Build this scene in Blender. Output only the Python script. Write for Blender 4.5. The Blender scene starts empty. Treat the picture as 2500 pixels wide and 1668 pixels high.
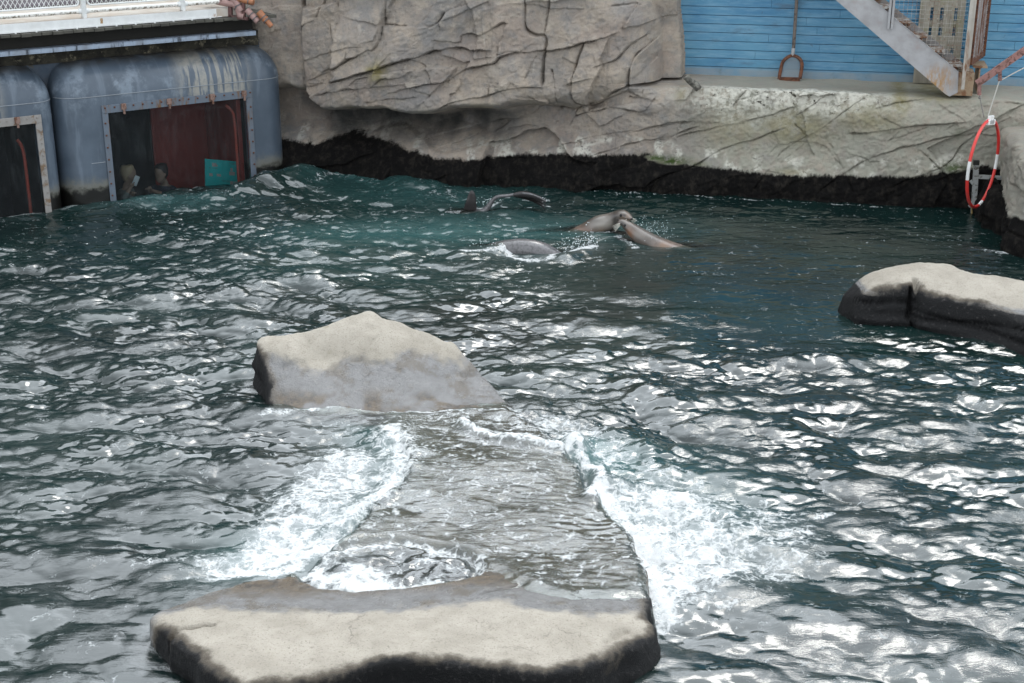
import bpy, bmesh, math, random
import numpy as np
from mathutils import Vector, Matrix
from mathutils.bvhtree import BVHTree
R = math.radians
rng = np.random.default_rng(7); random.seed(7)
sc = bpy.context.scene
C = sc.collection

# ------------------------------------------------------------------ camera, sky, sun, exposure
CAM_H, PITCH, FPX = 5.0, R(20), 3470.0
cd = bpy.data.cameras.new('camera'); cam = bpy.data.objects.new('camera', cd); C.objects.link(cam)
cd.sensor_width = 36; cd.lens = 36*FPX/2500; cd.clip_end = 500; cd.clip_start = .1
cam.location = (0, 0, CAM_H); cam.rotation_euler = (R(90)-PITCH, 0, 0)
cd.dof.use_dof = True; cd.dof.focus_distance = 16.5; cd.dof.aperture_fstop = 8.0
sc.camera = cam
sc.cycles.use_denoising = True
sc.cycles.max_bounces = 8; sc.cycles.transparent_max_bounces = 12
sc.view_settings.view_transform = 'Standard'; sc.view_settings.look = 'None'
sc.view_settings.exposure = 0.0; sc.view_settings.gamma = 1.0
SUN_EL, SUN_AZ = R(57), R(20)          # azimuth measured from +Y towards +X
sd = Vector((math.sin(SUN_AZ)*math.cos(SUN_EL), math.cos(SUN_AZ)*math.cos(SUN_EL), math.sin(SUN_EL)))
w = bpy.data.worlds.new('World'); sc.world = w; w.use_nodes = True
nt = w.node_tree; nt.nodes.clear()
def wn(t, **k):
    n = nt.nodes.new(t)
    for a, b in k.items(): setattr(n, a, b)
    return n
L = nt.links.new
out = wn('ShaderNodeOutputWorld'); bg = wn('ShaderNodeBackground'); L(bg.outputs[0], out.inputs[0])
sky = wn('ShaderNodeTexSky', sky_type='NISHITA', sun_disc=False, sun_elevation=SUN_EL, sun_rotation=SUN_AZ)
bg.inputs[1].default_value = .1
tc = wn('ShaderNodeTexCoord')
dot = wn('ShaderNodeVectorMath', operation='DOT_PRODUCT'); dot.inputs[1].default_value = sd
L(tc.outputs['Generated'], dot.inputs[0])
glow = wn('ShaderNodeMapRange', interpolation_type='SMOOTHERSTEP'); glow.inputs[1].default_value = .45; glow.inputs[2].default_value = 1.0
glow.inputs[3].default_value = 0; glow.inputs[4].default_value = 1
L(dot.outputs['Value'], glow.inputs[0])
cl = wn('ShaderNodeTexNoise'); cl.inputs['Scale'].default_value = 2.6; cl.inputs['Detail'].default_value = 6; cl.inputs['Roughness'].default_value = .55
L(tc.outputs['Generated'], cl.inputs['Vector'])
clr = wn('ShaderNodeMapRange'); clr.inputs[1].default_value = .3; clr.inputs[2].default_value = .7; clr.inputs[3].default_value = .7; clr.inputs[4].default_value = 1.2
L(cl.outputs[0], clr.inputs[0])
lum = wn('ShaderNodeMath', operation='MULTIPLY_ADD'); lum.inputs[1].default_value = 27; lum.inputs[2].default_value = 18   # cloud radiance, brighter round the sun
L(glow.outputs[0], lum.inputs[0])
lm2 = wn('ShaderNodeMath', operation='MULTIPLY'); L(lum.outputs[0], lm2.inputs[0]); L(clr.outputs[0], lm2.inputs[1])
cc = wn('ShaderNodeVectorMath', operation='SCALE'); cc.inputs[0].default_value = (.94, 1.0, 1.06); L(lm2.outputs[0], cc.inputs['Scale'])
mx = wn('ShaderNodeMix', data_type='RGBA'); mx.inputs[0].default_value = .85
L(sky.outputs[0], mx.inputs[6]); L(cc.outputs[0], mx.inputs[7]); L(mx.outputs[2], bg.inputs[0])
sl = bpy.data.lights.new('sun', 'SUN'); sl.energy = .8; sl.angle = R(16); sl.color = (1, .96, .9)
so = bpy.data.objects.new('sun', sl); C.objects.link(so); so.location = (0, 0, 30)
so.rotation_euler = (-sd).to_track_quat('-Z', 'Y').to_euler()

# ------------------------------------------------------------------ where things stand (camera rays met with the water, a height or a wall)
def ray(u, v):
    a = (u-1250)/FPX; d = (v-834)/FPX
    return np.array([a, math.cos(PITCH)-d*math.sin(PITCH), -math.sin(PITCH)-d*math.cos(PITCH)])
def G(u, v, z=0.):
    r = ray(u, v); p = r*((z-CAM_H)/r[2]); p[2] += CAM_H; return p
def Y(u, v, y):
    r = ray(u, v); p = r*(y/r[1]); p[2] += CAM_H; return p
class Frame:
    def __init__(s, o, ang):
        s.o = np.array([o[0], o[1], 0.]); s.a = ang
        s.d = np.array([math.cos(ang), math.sin(ang), 0]); s.n = np.array([math.sin(ang), -math.cos(ang), 0])
    def hit(s, u, v, n=0.):
        r = ray(u, v); c = np.array([0, 0, CAM_H]); t = (n-np.dot(c-s.o, s.n))/np.dot(r, s.n); p = c+t*r
        return float(np.dot(p-s.o, s.d)), float(p[2])
    def P(s, a, n, z): return s.o+s.d*a+s.n*n+np.array([0, 0, z])
    def px(s, u, v, n=0.):
        a, z = s.hit(u, v, n); return s.P(a, n, z)
    def loc(s, xy):
        q = xy-s.o[:2]; return q@s.d[:2], q@s.n[:2]
W = Frame((-3.2, 21.3), R(-12.4))      # rock wall and ledge
T = Frame((-5.58, 19.51), R(34.2))     # viewing bays and deck

# ------------------------------------------------------------------ numpy noise
def _h(ix, iy, iz, s):
    h = (ix.astype(np.int64)*374761393 + iy.astype(np.int64)*668265263 + iz.astype(np.int64)*2147483647 + s*1274126177) & 0xffffffff
    h = ((h ^ (h >> 13))*1274126177) & 0xffffffff
    h = ((h ^ (h >> 15))*2246822519) & 0xffffffff
    return ((h ^ (h >> 16)) & 0xffff)/32767.5-1
def noise(p, s=0):
    f = np.floor(p); t = p-f; i = f.astype(np.int64); t = t*t*t*(t*(t*6-15)+10)
    x, y, z = t[..., 0], t[..., 1], t[..., 2]; X, Y_, Z = i[..., 0], i[..., 1], i[..., 2]
    def l(a, b, q): return a+(b-a)*q
    return l(l(l(_h(X, Y_, Z, s), _h(X+1, Y_, Z, s), x), l(_h(X, Y_+1, Z, s), _h(X+1, Y_+1, Z, s), x), y),
             l(l(_h(X, Y_, Z+1, s), _h(X+1, Y_, Z+1, s), x), l(_h(X, Y_+1, Z+1, s), _h(X+1, Y_+1, Z+1, s), x), y), z)
def fbm(p, o=5, g=.5, s=0):
    r = 0; a = 1.; tot = 0
    for k in range(o): r = r+a*noise(p*2.03**k+k*17.3, s+k); tot += a; a *= g
    return r/tot
def sst(a, b, x):
    t = np.clip((x-a)/(b-a), 0, 1); return t*t*(3-2*t)
def v3(x, y, z=0.): return np.stack(np.broadcast_arrays(x, y, z), -1).astype(float)
def seg_dist(P, poly, closed=False):
    """distance from P (N,2) to a polyline, sign of the side, and whether the nearest point is an end"""
    poly = np.asarray(poly, float); n = len(poly); best = np.full(len(P), 1e9); side = np.zeros(len(P)); end = np.zeros(len(P), bool)
    for k in range(n if closed else n-1):
        a = poly[k]; b = poly[(k+1) % n]; ab = b-a; L2 = ab@ab+1e-12
        t = ((P-a)@ab)/L2; tc_ = np.clip(t, 0, 1); q = P-a-tc_[:, None]*ab; d = np.sqrt((q*q).sum(1)); m = d < best
        best = np.where(m, d, best); cr = ab[0]*(P[:, 1]-a[1])-ab[1]*(P[:, 0]-a[0]); side = np.where(m, np.sign(cr), side)
        e = ((t < 0) & (k == 0)) | ((t > 1) & (k == n-2)); end = np.where(m, e, end)
    return best, side, end
def inside(P, poly):
    poly = np.asarray(poly, float); c = np.zeros(len(P), bool); n = len(poly); j = n-1
    for i in range(n):
        a, b = poly[i], poly[j]
        m = ((a[1] > P[:, 1]) != (b[1] > P[:, 1])) & (P[:, 0] < (b[0]-a[0])*(P[:, 1]-a[1])/(b[1]-a[1]+1e-15)+a[0]); c ^= m; j = i
    return c
def sdf(P, poly):
    d, _, _ = seg_dist(P, poly, True); return np.where(inside(P, poly), d, -d)
def cat_rom(p, n, closed=False):
    p = np.asarray(p, float); N = len(p); r = []
    segs = N if closed else N-1
    for i in range(segs):
        if closed: a, b, c, d = p[(i-1) % N], p[i], p[(i+1) % N], p[(i+2) % N]
        else: a, b, c, d = p[max(i-1, 0)], p[i], p[i+1], p[min(i+2, N-1)]
        for k in range(n):
            t = k/n; r.append(.5*(2*b+(c-a)*t+(2*a-5*b+4*c-d)*t*t+(3*b-a-3*c+d)*t**3))
    if not closed: r.append(p[-1])
    return np.array(r)
def blur2(a, k):
    for ax in (0, 1):
        for _ in range(2):
            c = np.cumsum(np.concatenate([np.repeat(np.take(a, [0], ax), k+1, ax), a, np.repeat(np.take(a, [-1], ax), k, ax)], ax), ax)
            n = a.shape[ax]; a = (np.take(c, range(2*k+1, 2*k+1+n), ax)-np.take(c, range(0, n), ax))/(2*k+1)
    return a

# ------------------------------------------------------------------ mesh building
class MB:
    def __init__(s): s.v = []; s.f = []
    def add(s, v, f):
        o = len(s.v); s.v += [tuple(float(c) for c in q) for q in v]; s.f += [tuple(i+o for i in g) for g in f]; return s
    def box(s, o, X, Yv, Z, bev=0.):
        """box from corner o along three edge vectors, optionally with chamfered edges"""
        o, X, Yv, Z = map(lambda q: np.asarray(q, float), (o, X, Yv, Z))
        if bev <= 0:
            v = [o+i*X+j*Yv+k*Z for k in (0, 1) for j in (0, 1) for i in (0, 1)]
            f = [(0, 2, 3, 1), (4, 5, 7, 6), (0, 1, 5, 4), (2, 6, 7, 3), (0, 4, 6, 2), (1, 3, 7, 5)]
            if np.dot(np.cross(X, Yv), Z) < 0: f = [g[::-1] for g in f]
            return s.add(v, f)
        b = bmesh.new(); l = [np.linalg.norm(q) for q in (X, Yv, Z)]
        bmesh.ops.create_cube(b, size=1); bmesh.ops.scale(b, vec=l, verts=b.verts)
        bmesh.ops.bevel(b, geom=b.edges[:], offset=min(bev, min(l)*.45), segments=2, profile=.5, affect='EDGES')
        c = o+(X+Yv+Z)/2; u = [X/l[0], Yv/l[1], Z/l[2]]
        vs = [c+q.co.x*u[0]+q.co.y*u[1]+q.co.z*u[2] for q in b.verts]; fs = [tuple(q.index for q in f.verts) for f in b.faces]
        if np.dot(np.cross(X, Yv), Z) < 0: fs = [g[::-1] for g in fs]
        b.free(); return s.add(vs, fs)
    def bar(s, a, b, w, h, up=(0, 0, 1), bev=0.):
        a = np.asarray(a, float); b = np.asarray(b, float); x = b-a; up = np.asarray(up, float)
        y = np.cross(up, x); y /= np.linalg.norm(y)+1e-9; z = np.cross(x, y); z /= np.linalg.norm(z)+1e-9
        return s.box(a-y*w/2-z*h/2, x, y*w, z*h, bev)
    def tube(s, pts, r, n=8, cap=True, flat=None, up=(0, 0, 1)):
        """swept tube; r a number or one per point; flat = (N) height/width ratio"""
        pts = [np.asarray(p, float) for p in pts]; N = len(pts); r = [r]*N if np.isscalar(r) else list(r); flat = [1.]*N if flat is None else flat
        up0 = np.asarray(up, float); vs = []; prev = None
        for i in range(N):
            t = pts[min(i+1, N-1)]-pts[max(i-1, 0)]; t = t/(np.linalg.norm(t)+1e-12)
            q = up0-t*np.dot(up0, t) if prev is None else prev-t*np.dot(prev, t)
            if np.linalg.norm(q) < 1e-4: q = np.array([1., 0, 0])-t*t[0]
            q /= np.linalg.norm(q); prev = q; x = np.cross(t, q)
            for k in range(n):
                a = 2*math.pi*k/n; vs.append(pts[i]+x*math.cos(a)*r[i]+q*math.sin(a)*r[i]*flat[i])
        fs = [(i*n+k, i*n+(k+1) % n, (i+1)*n+(k+1) % n, (i+1)*n+k) for i in range(N-1) for k in range(n)]
        if cap: fs += [tuple(range(n))[::-1], tuple((N-1)*n+k for k in range(n))]
        return s.add(vs, fs)
    def ball(s, c, r, n=8, sc3=(1, 1, 1)):
        vs = []; fs = []
        for i in range(1, n):
            for k in range(2*n):
                a = math.pi*i/n; b = math.pi*k/n
                vs.append((c[0]+r*sc3[0]*math.sin(a)*math.cos(b), c[1]+r*sc3[1]*math.sin(a)*math.sin(b), c[2]+r*sc3[2]*math.cos(a)))
        m = 2*n; vs += [(c[0], c[1], c[2]+r*sc3[2]), (c[0], c[1], c[2]-r*sc3[2])]; t = len(vs)-2
        for i in range(n-2):
            for k in range(m): fs.append((i*m+k, (i+1)*m+k, (i+1)*m+(k+1) % m, i*m+(k+1) % m))
        for k in range(m): fs += [(t, k, (k+1) % m), (t+1, (n-2)*m+(k+1) % m, (n-2)*m+k)]
        return s.add(vs, fs)
    def build(s, name, mat, parent=None, smooth=True, ang=35):
        base = np.zeros(3)
        if parent is not None: base = np.array(parent.get('_base', (0, 0, 0)))
        me = bpy.data.meshes.new(name); me.from_pydata((np.array(s.v)-base).tolist(), [], s.f)
        return link(name, me, mat, parent, base, smooth, ang)
def link(name, me, mat, parent=None, base=(0, 0, 0), smooth=True, ang=35):
    for m in (mat if isinstance(mat, (list, tuple)) else [mat]): me.materials.append(m)
    o = bpy.data.objects.new(name, me); C.objects.link(o)
    if smooth:
        me.polygons.foreach_set('use_smooth', [True]*len(me.polygons))
        if ang: me.set_sharp_from_angle(angle=R(ang))
    if parent is not None: o.parent = parent; o['_base'] = [float(b) for b in base]
    return o
def tag(o, label=None, cat=None, group=None, kind=None):
    for k, v in (('label', label), ('category', cat), ('group', group), ('kind', kind)):
        if v: o[k] = v
    return o
def thing(name, loc, label, cat, group=None):
    o = bpy.data.objects.new(name, None); C.objects.link(o); o.location = [float(c) for c in loc]; o['_base'] = [float(c) for c in loc]
    o.empty_display_size = .2
    return tag(o, label, cat, group)
def grid_mesh(name, P, mat, attrs=None, keep=None):
    """P (rows, cols, 3) -> smooth grid mesh with float point attributes"""
    r, c = P.shape[:2]; idx = np.arange(r*c).reshape(r, c)
    q = np.stack([idx[:-1, :-1], idx[:-1, 1:], idx[1:, 1:], idx[1:, :-1]], -1).reshape(-1, 4)
    if keep is not None:
        k = keep.reshape(r, c); kk = (k[:-1, :-1] & k[:-1, 1:] & k[1:, 1:] & k[1:, :-1]).reshape(-1); q = q[kk]
        used = np.zeros(r*c, bool); used[q.reshape(-1)] = True; new = np.cumsum(used)-1; q = new[q]
        V = P.reshape(-1, 3)[used]
    else: used = np.ones(r*c, bool); V = P.reshape(-1, 3)
    me = bpy.data.meshes.new(name); me.vertices.add(len(V)); me.vertices.foreach_set('co', V.astype(np.float32).reshape(-1))
    me.loops.add(q.size); me.loops.foreach_set('vertex_index', q.reshape(-1).astype(np.int32))
    me.polygons.add(len(q)); me.polygons.foreach_set('loop_start', np.arange(0, q.size, 4, dtype=np.int32))
    me.update(calc_edges=True)
    for k, a in (attrs or {}).items():
        at = me.attributes.new(k, 'FLOAT', 'POINT'); at.data.foreach_set('value', a.reshape(-1)[used].astype(np.float32))
    me.polygons.foreach_set('use_smooth', np.ones(len(q), bool)); me.validate()
    return link(name, me, mat, ang=None)

# ------------------------------------------------------------------ materials
class NT:
    def __init__(s, name):
        s.m = bpy.data.materials.new(name); s.m.use_nodes = True; s.t = s.m.node_tree; s.t.nodes.clear()
        s.out = s.t.nodes.new('ShaderNodeOutputMaterial'); s.tc = s.t.nodes.new('ShaderNodeTexCoord')
    def put(s, sock, v):
        if v is None: return
        if isinstance(v, bpy.types.NodeSocket): s.t.links.new(v, sock)
        elif isinstance(v, (tuple, list)) and len(v) == 3 and sock.type == 'RGBA': sock.default_value = (*v, 1)
        else: sock.default_value = v
    def n(s, t, inp=None, **k):
        q = s.t.nodes.new(t)
        for a, b in k.items(): setattr(q, a, b)
        for a, b in (inp or {}).items(): s.put(q.inputs[a], b)
        return q
    def noise(s, scale, detail=4, rough=.55, vec=None, dist=0., sc3=None, out=0):
        vec = s.tc.outputs['Object'] if vec is None else vec
        if sc3: vec = s.n('ShaderNodeMapping', {'Vector': vec, 'Scale': sc3}).outputs[0]
        return s.n('ShaderNodeTexNoise', {'Vector': vec, 'Scale': scale, 'Detail': detail, 'Roughness': rough, 'Distortion': dist}).outputs[out]
    def rng(s, v, a, b, c=0., d=1., smooth=True):
        return s.n('ShaderNodeMapRange', {0: v, 1: a, 2: b, 3: c, 4: d}, interpolation_type='SMOOTHSTEP' if smooth else 'LINEAR').outputs[0]
    def math(s, op, a, b=None, c=None, clamp=False):
        return s.n('ShaderNodeMath', {0: a, 1: b, 2: c}, operation=op, use_clamp=clamp).outputs[0]
    def mix(s, f, a, b, mode='MIX'):
        return s.n('ShaderNodeMix', {0: f, 6: a, 7: b}, data_type='RGBA', blend_type=mode, clamp_factor=True).outputs[2]
    def attr(s, name): return s.n('ShaderNodeAttribute', attribute_name=name).outputs['Fac']
    def bump(s, h, strength=.5, dist=.01, normal=None):
        return s.n('ShaderNodeBump', {'Height': h, 'Strength': strength, 'Distance': dist, 'Normal': normal}).outputs[0]
    def pbr(s, col, rough=.6, normal=None, metal=0., spec=.5, **k):
        b = s.n('ShaderNodeBsdfPrincipled', {'Base Color': col, 'Roughness': rough, 'Metallic': metal, 'Specular IOR Level': spec, 'Normal': normal})
        for a, q in k.items(): s.put(b.inputs[a.replace('_', ' ')], q)
        s.t.links.new(b.outputs[0], s.out.inputs[0]); return s.m
    def sep(s): return s.n('ShaderNodeSeparateXYZ', {0: s.tc.outputs['Object']}).outputs
def mat_paint(name, col, rust=None, rough=.5, scale=6., amount=.35, metal=0., streak=False, dirt=(.12, .1, .08), dirtamt=.4):
    m = NT(name)
    c = m.mix(m.math('MULTIPLY', m.rng(m.noise(scale*.7, 5, .6), .4, .75), dirtamt), col, dirt)
    c = m.mix(m.rng(m.noise(scale*4, 4, .6), .35, .65, 0, .35), c, tuple(q*.78 for q in col))
    if rust:
        sc3 = (1, 1, .18) if streak else (1, 1, 1)
        f = m.rng(m.noise(scale*1.7, 6, .65, sc3=sc3, dist=.4), .62-amount*.35, .72-amount*.25)
        c = m.mix(f, c, m.mix(m.noise(scale*5, 3), rust, tuple(q*.45 for q in rust)))
    b = m.bump(m.noise(scale*9, 4, .6), .25, .004)
    return m.pbr(c, m.rng(m.noise(scale*3), .3, .7, rough-.1, min(rough+.2, 1)), b, metal)
# ------------------------------------------------------------------ rock wall with ledge
LZ, BLUE_N = 1.50, -1.25
ds = .012
S = np.arange(-1.05, 12.6, ds)
zlow = np.arange(-1.0, LZ-.02, ds); NPL = 64
zhi = np.concatenate([np.arange(LZ+.03, 2.95, ds), np.linspace(3.0, 5.2, 26)])
q = np.linspace(0, 1, NPL)
Zr = np.concatenate([zlow, np.linspace(LZ-.02, LZ+.03, NPL), zhi]); nl = len(zlow)
SS, ZZ = np.meshgrid(S, Zr)
PL = np.zeros_like(Zr); PL[nl:nl+NPL] = q; PL[nl+NPL:] = 1
PP = np.repeat(PL[:, None], len(S), 1)
sf, zf = SS.ravel(), ZZ.ravel(); p3 = v3(sf, zf)
def ws(pts, n): return np.array([W.hit(u, v, n) for u, v in pts])
# overhanging lower edge of the big block
ov = ws([(700, 236), (739, 245), (763, 266), (791, 282), (852, 277), (929, 279), (1005, 291), (1045, 294), (1102, 284), (1159, 281), (1223, 281), (1281, 273), (1354, 281), (1400, 276), (1440, 268), (1490, 250), (1523, 235), (1560, 250), (1600, 262)], .4)
ov = ov[np.argsort(ov[:, 0])]
zl = np.interp(SS, ov[:, 0], ov[:, 1])+.02*noise(v3(SS, ZZ*0)*6.)
s_r = ws([(1600, 150)], .2)[0, 0]                     # right end of the big block
s_c = ws([(728, 150)], .3)[0, 0]                      # crack beside the left column
Bs = np.interp(SS, [-2, s_c, s_c+.12, .8, 1.7, 3.2, 3.7, 4.3, s_r-.5, s_r+.15, 99], [.12, .14, .40, .62, .66, .52, .32, .26, .26, 0, 0])
t = np.clip((ZZ-zl)/np.interp(SS, [0, 3.0, 4.2], [.16, .2, .35]), 0, 1)
bul = Bs*np.sqrt(np.clip(1-(1-t)**2, 0, 1))
under = np.interp(SS, [-2, s_c, .3, 2.6, 4.0, 4.8], [1, .8, 1, 1, .5, 0])
base = -.42*under*sst(.42, .82, ZZ)*(1-t) + np.interp(SS, [-1.2, -.4, .3, 3, 5, 7, 12], [.3, .3, .22, .3, .2, .14, .1])*(1-sst(.05, .8, ZZ))
lean = -.10*np.clip(ZZ-1.2, 0, 9)-.05*np.clip(ZZ-2.2, 0, 9)
N = base*(1-t)+np.maximum(bul, -9)*1.0+lean*(SS < s_r+.4)
# left column rounds back towards the bays
N += -.5*sst(-.55, -1.5, SS)*sst(.3, 1.6, ZZ)
# right end of the block rounds off, a second rock stands behind it, then the plank wall
top_r = np.interp(ZZ, [LZ, 2.0, 2.35, 2.6, 2.75, 3.2, 6, 9], [s_r, s_r-.0, s_r-.05, s_r-.16, s_r-.35, s_r-.6, s_r-.9, s_r-.9])
q1 = np.clip((SS-(top_r-.75))/.75, 0, 1)
hiN = N-.62*(1-np.sqrt(np.clip(1-q1**2, 0, 1)))
s_b = np.interp(ZZ, [LZ, 1.75, 2.1, 2.5, 7], [ws([(1668, 172)], -.95)[0, 0], ws([(1668, 150)], -.95)[0, 0], ws([(1664, 110)], -.95)[0, 0], ws([(1655, 60)], -.95)[0, 0], ws([(1655, 60)], -.95)[0, 0]])
n2 = -.82+.12*np.sqrt(np.clip(1-np.clip((SS-s_b+.35)/.36, 0, 1)**2, 0, 1))-.05*(ZZ-LZ)+.05*noise(v3(SS*3, ZZ*3))
hiN = np.where(SS > top_r, np.where(SS > s_b, -1.7, np.minimum(n2, hiN)), np.where(q1 > .95, np.maximum(hiN, n2), hiN))
# ledge: shoulder rounds from the face to the flat top
und = .07*fbm(v3(SS*1.3, ZZ*1.1), 3, s=5)
nlow = N+und
flat_b = sst(s_r-.5, s_r+.05, SS)
n_edge = N[nl-1][None, :]+und[nl-1][None, :]
nplat = n_edge+(-1.62-n_edge)*np.clip(PP, 0, 1)
nplat_c = N+und
Nn = np.where(PP > 0, np.where(PP >= 1, hiN+und*(SS < top_r), nplat*flat_b+nplat_c*(1-flat_b)), nlow)
Nn = np.where((PP >= 1), Nn, Nn)
zz = ZZ.copy()
zz = np.where((PP > 0) & (PP < 1), LZ-.02+.05*(1-flat_b)*PP+flat_b*(.012*noise(v3(SS*2, PP*2)))+flat_b*.02*PP, zz)
rd = np.clip((ZZ-(LZ-.34))/.34, 0, 1)*(PP <= 0)*flat_b              # rounded nose
Nn -= .11*rd**2.2*(1+.35*noise(v3(SS*4, ZZ*4)))
plat_in = np.clip(PP/.12, 0, 1)
Nn = np.where((PP > 0) & (PP < 1), Nn-.11*flat_b*(1-PP), Nn)
face = np.where((PP > 0) & (PP < 1), 1-flat_b, 1.)*np.where((PP >= 1) & (SS > top_r), .5, 1.)
# facets: broken stone blocks in slanting beds
rot = R(17)
sx = sf*math.cos(rot)+zf*math.sin(rot); sz = -sf*math.sin(rot)+zf*math.cos(rot)
wx = sx+.12*fbm(p3*2.2, 3, s=11); wz = sz+.05*fbm(p3*3.1, 3, s=12)
ns_ = 120; cx = rng.uniform(-2, 13, ns_); cz = rng.uniform(-4.5, 6, ns_)
d1 = np.full(len(sf), 1e9); id1 = np.zeros(len(sf), int)
for k in range(ns_):
    d = ((wx-cx[k])*.55)**2+((wz-cz[k])*1.6)**2; m = d < d1; id1[m] = k; d1[m] = d[m]
off = rng.uniform(-.04, .04, ns_)[id1]+rng.uniform(-.13, .13, ns_)[id1]*(wx-cx[id1])+rng.uniform(-.34, .34, ns_)[id1]*(wz-cz[id1])
facet = rng.uniform(0, 1, ns_)[id1].reshape(SS.shape)
off = np.clip(off, -.10, .10)
n2_ = 420; cx2 = rng.uniform(-2, 13, n2_); cz2 = rng.uniform(-4.5, 6, n2_); d2 = np.full(len(sf), 1e9); id2 = np.zeros(len(sf), int)
for k in range(n2_):
    d = ((wx-cx2[k])*.6)**2+((wz-cz2[k])*1.5)**2; m = d < d2; id2[m] = k; d2[m] = d[m]
off = off+np.clip(rng.uniform(-.014, .014, n2_)[id2]+rng.uniform(-.12, .12, n2_)[id2]*(wx-cx2[id2])+rng.uniform(-.3, .3, n2_)[id2]*(wz-cz2[id2]), -.035, .035)
off = off.reshape(SS.shape)
faw = np.interp(SS, [-1.6, s_c-.02, s_c, 3, 4.5, 6, 12], [.1, .12, 1, 1, .7, .35, .35])
disp = off*1.0*faw
# cracks traced where they run; (pixels, width m, depth m, step m)
CR = [
 ([(709,-60),(716,0),(717,46),(725,77),(731,122),(733,159),(734,211),(738,245)],.026,.16,0),
 ([(725,74),(745,58),(769,46),(785,9),(800,-30)],.02,.06,.02),([(828,-20),(826,24),(815,49),(814,70),(820,104),(809,119)],.018,.05,.02),
 ([(736,152),(775,138),(806,125),(858,113),(883,110)],.02,.07,.03),([(940,-40),(938,0),(935,61),(929,104),(916,121),(907,119),(880,132),(852,145),(831,159),(794,174)],.026,.10,-.04),
 ([(858,113),(855,144)],.018,.05,0),([(884,110),(895,95),(905,112),(909,118)],.018,.05,0),([(739,216),(769,210)],.018,.05,.02),
 ([(739,239),(766,231),(824,219),(864,214),(916,208),(935,193),(947,187),(990,182),(1008,171)],.02,.06,.025),
 ([(818,196),(898,174),(916,167),(950,158),(990,144),(1033,135),(1060,124),(1100,119),(1128,118),(1150,126),(1188,124)],.026,.11,.05),
 ([(938,64),(1011,64),(1036,67),(1072,54),(1089,29),(1128,16),(1166,0),(1190,-20)],.026,.10,-.05),
 ([(965,220),(1017,208),(1061,201),(1096,195),(1134,172),(1201,156),(1223,137),(1297,131),(1351,128),(1424,110),(1490,92)],.024,.10,.05),
 ([(907,245),(944,239),(1020,234)],.018,.05,.02),([(1057,274),(1112,249),(1191,233),(1242,217),(1316,217)],.022,.08,.04),
 ([(1064,99),(1118,104),(1128,86),(1175,83),(1217,62),(1230,59)],.02,.07,.03),([(1072,53),(1076,75),(1064,99)],.02,.05,.02),
 ([(1274,-20),(1274,64),(1293,86),(1322,96),(1325,121),(1319,159),(1319,223),(1335,261),(1354,281)],.035,.13,0),
 ([(1337,-20),(1328,41),(1320,92)],.03,.06,.02),([(1341,179),(1348,204),(1351,261)],.022,.07,0),
 ([(1415,118),(1399,172),(1389,223),(1395,255),(1427,274),(1459,265),(1478,242),(1523,223)],.024,.09,.03),
 ([(1351,277),(1392,282),(1408,274),(1459,262)],.02,.08,0),([(1392,298),(1446,284),(1494,277),(1558,284),(1587,255)],.022,.08,.03),([(1392,284),(1389,292),(1392,298)],.02,.06,0),
 ([(1523,223),(1529,179),(1539,153),(1558,134),(1593,108)],.024,.10,-.04),([(1561,239),(1564,191),(1584,163)],.024,.09,-.03),([(1526,249),(1558,250)],.02,.06,0),
 ([(1450,169),(1497,153),(1526,121),(1561,102)],.02,.06,.03),([(1200,190),(1195,212),(1194,231)],.018,.05,0),([(1223,100),(1215,110),(1216,133)],.016,.04,.02),
 ([(1466,26),(1497,22),(1548,26),(1574,45),(1590,62)],.03,.10,0),
 ([(1280,190),(1297,150),(1302,140)],.016,.03,.02),([(1240,215),(1250,205),(1270,222)],.016,.04,.02),
 ([(868,200),(880,190),(905,182)],.015,.03,.02),([(1000,140),(1040,160),(1060,200)],.014,.03,.02),
 ([(1108,140),(1100,170),(1098,195)],.014,.03,.02),([(1430,190),(1424,176),(1432,165)],.014,.04,.0),([(1290,240),(1322,262),(1350,281)],.03,.07,.03)]
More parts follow.
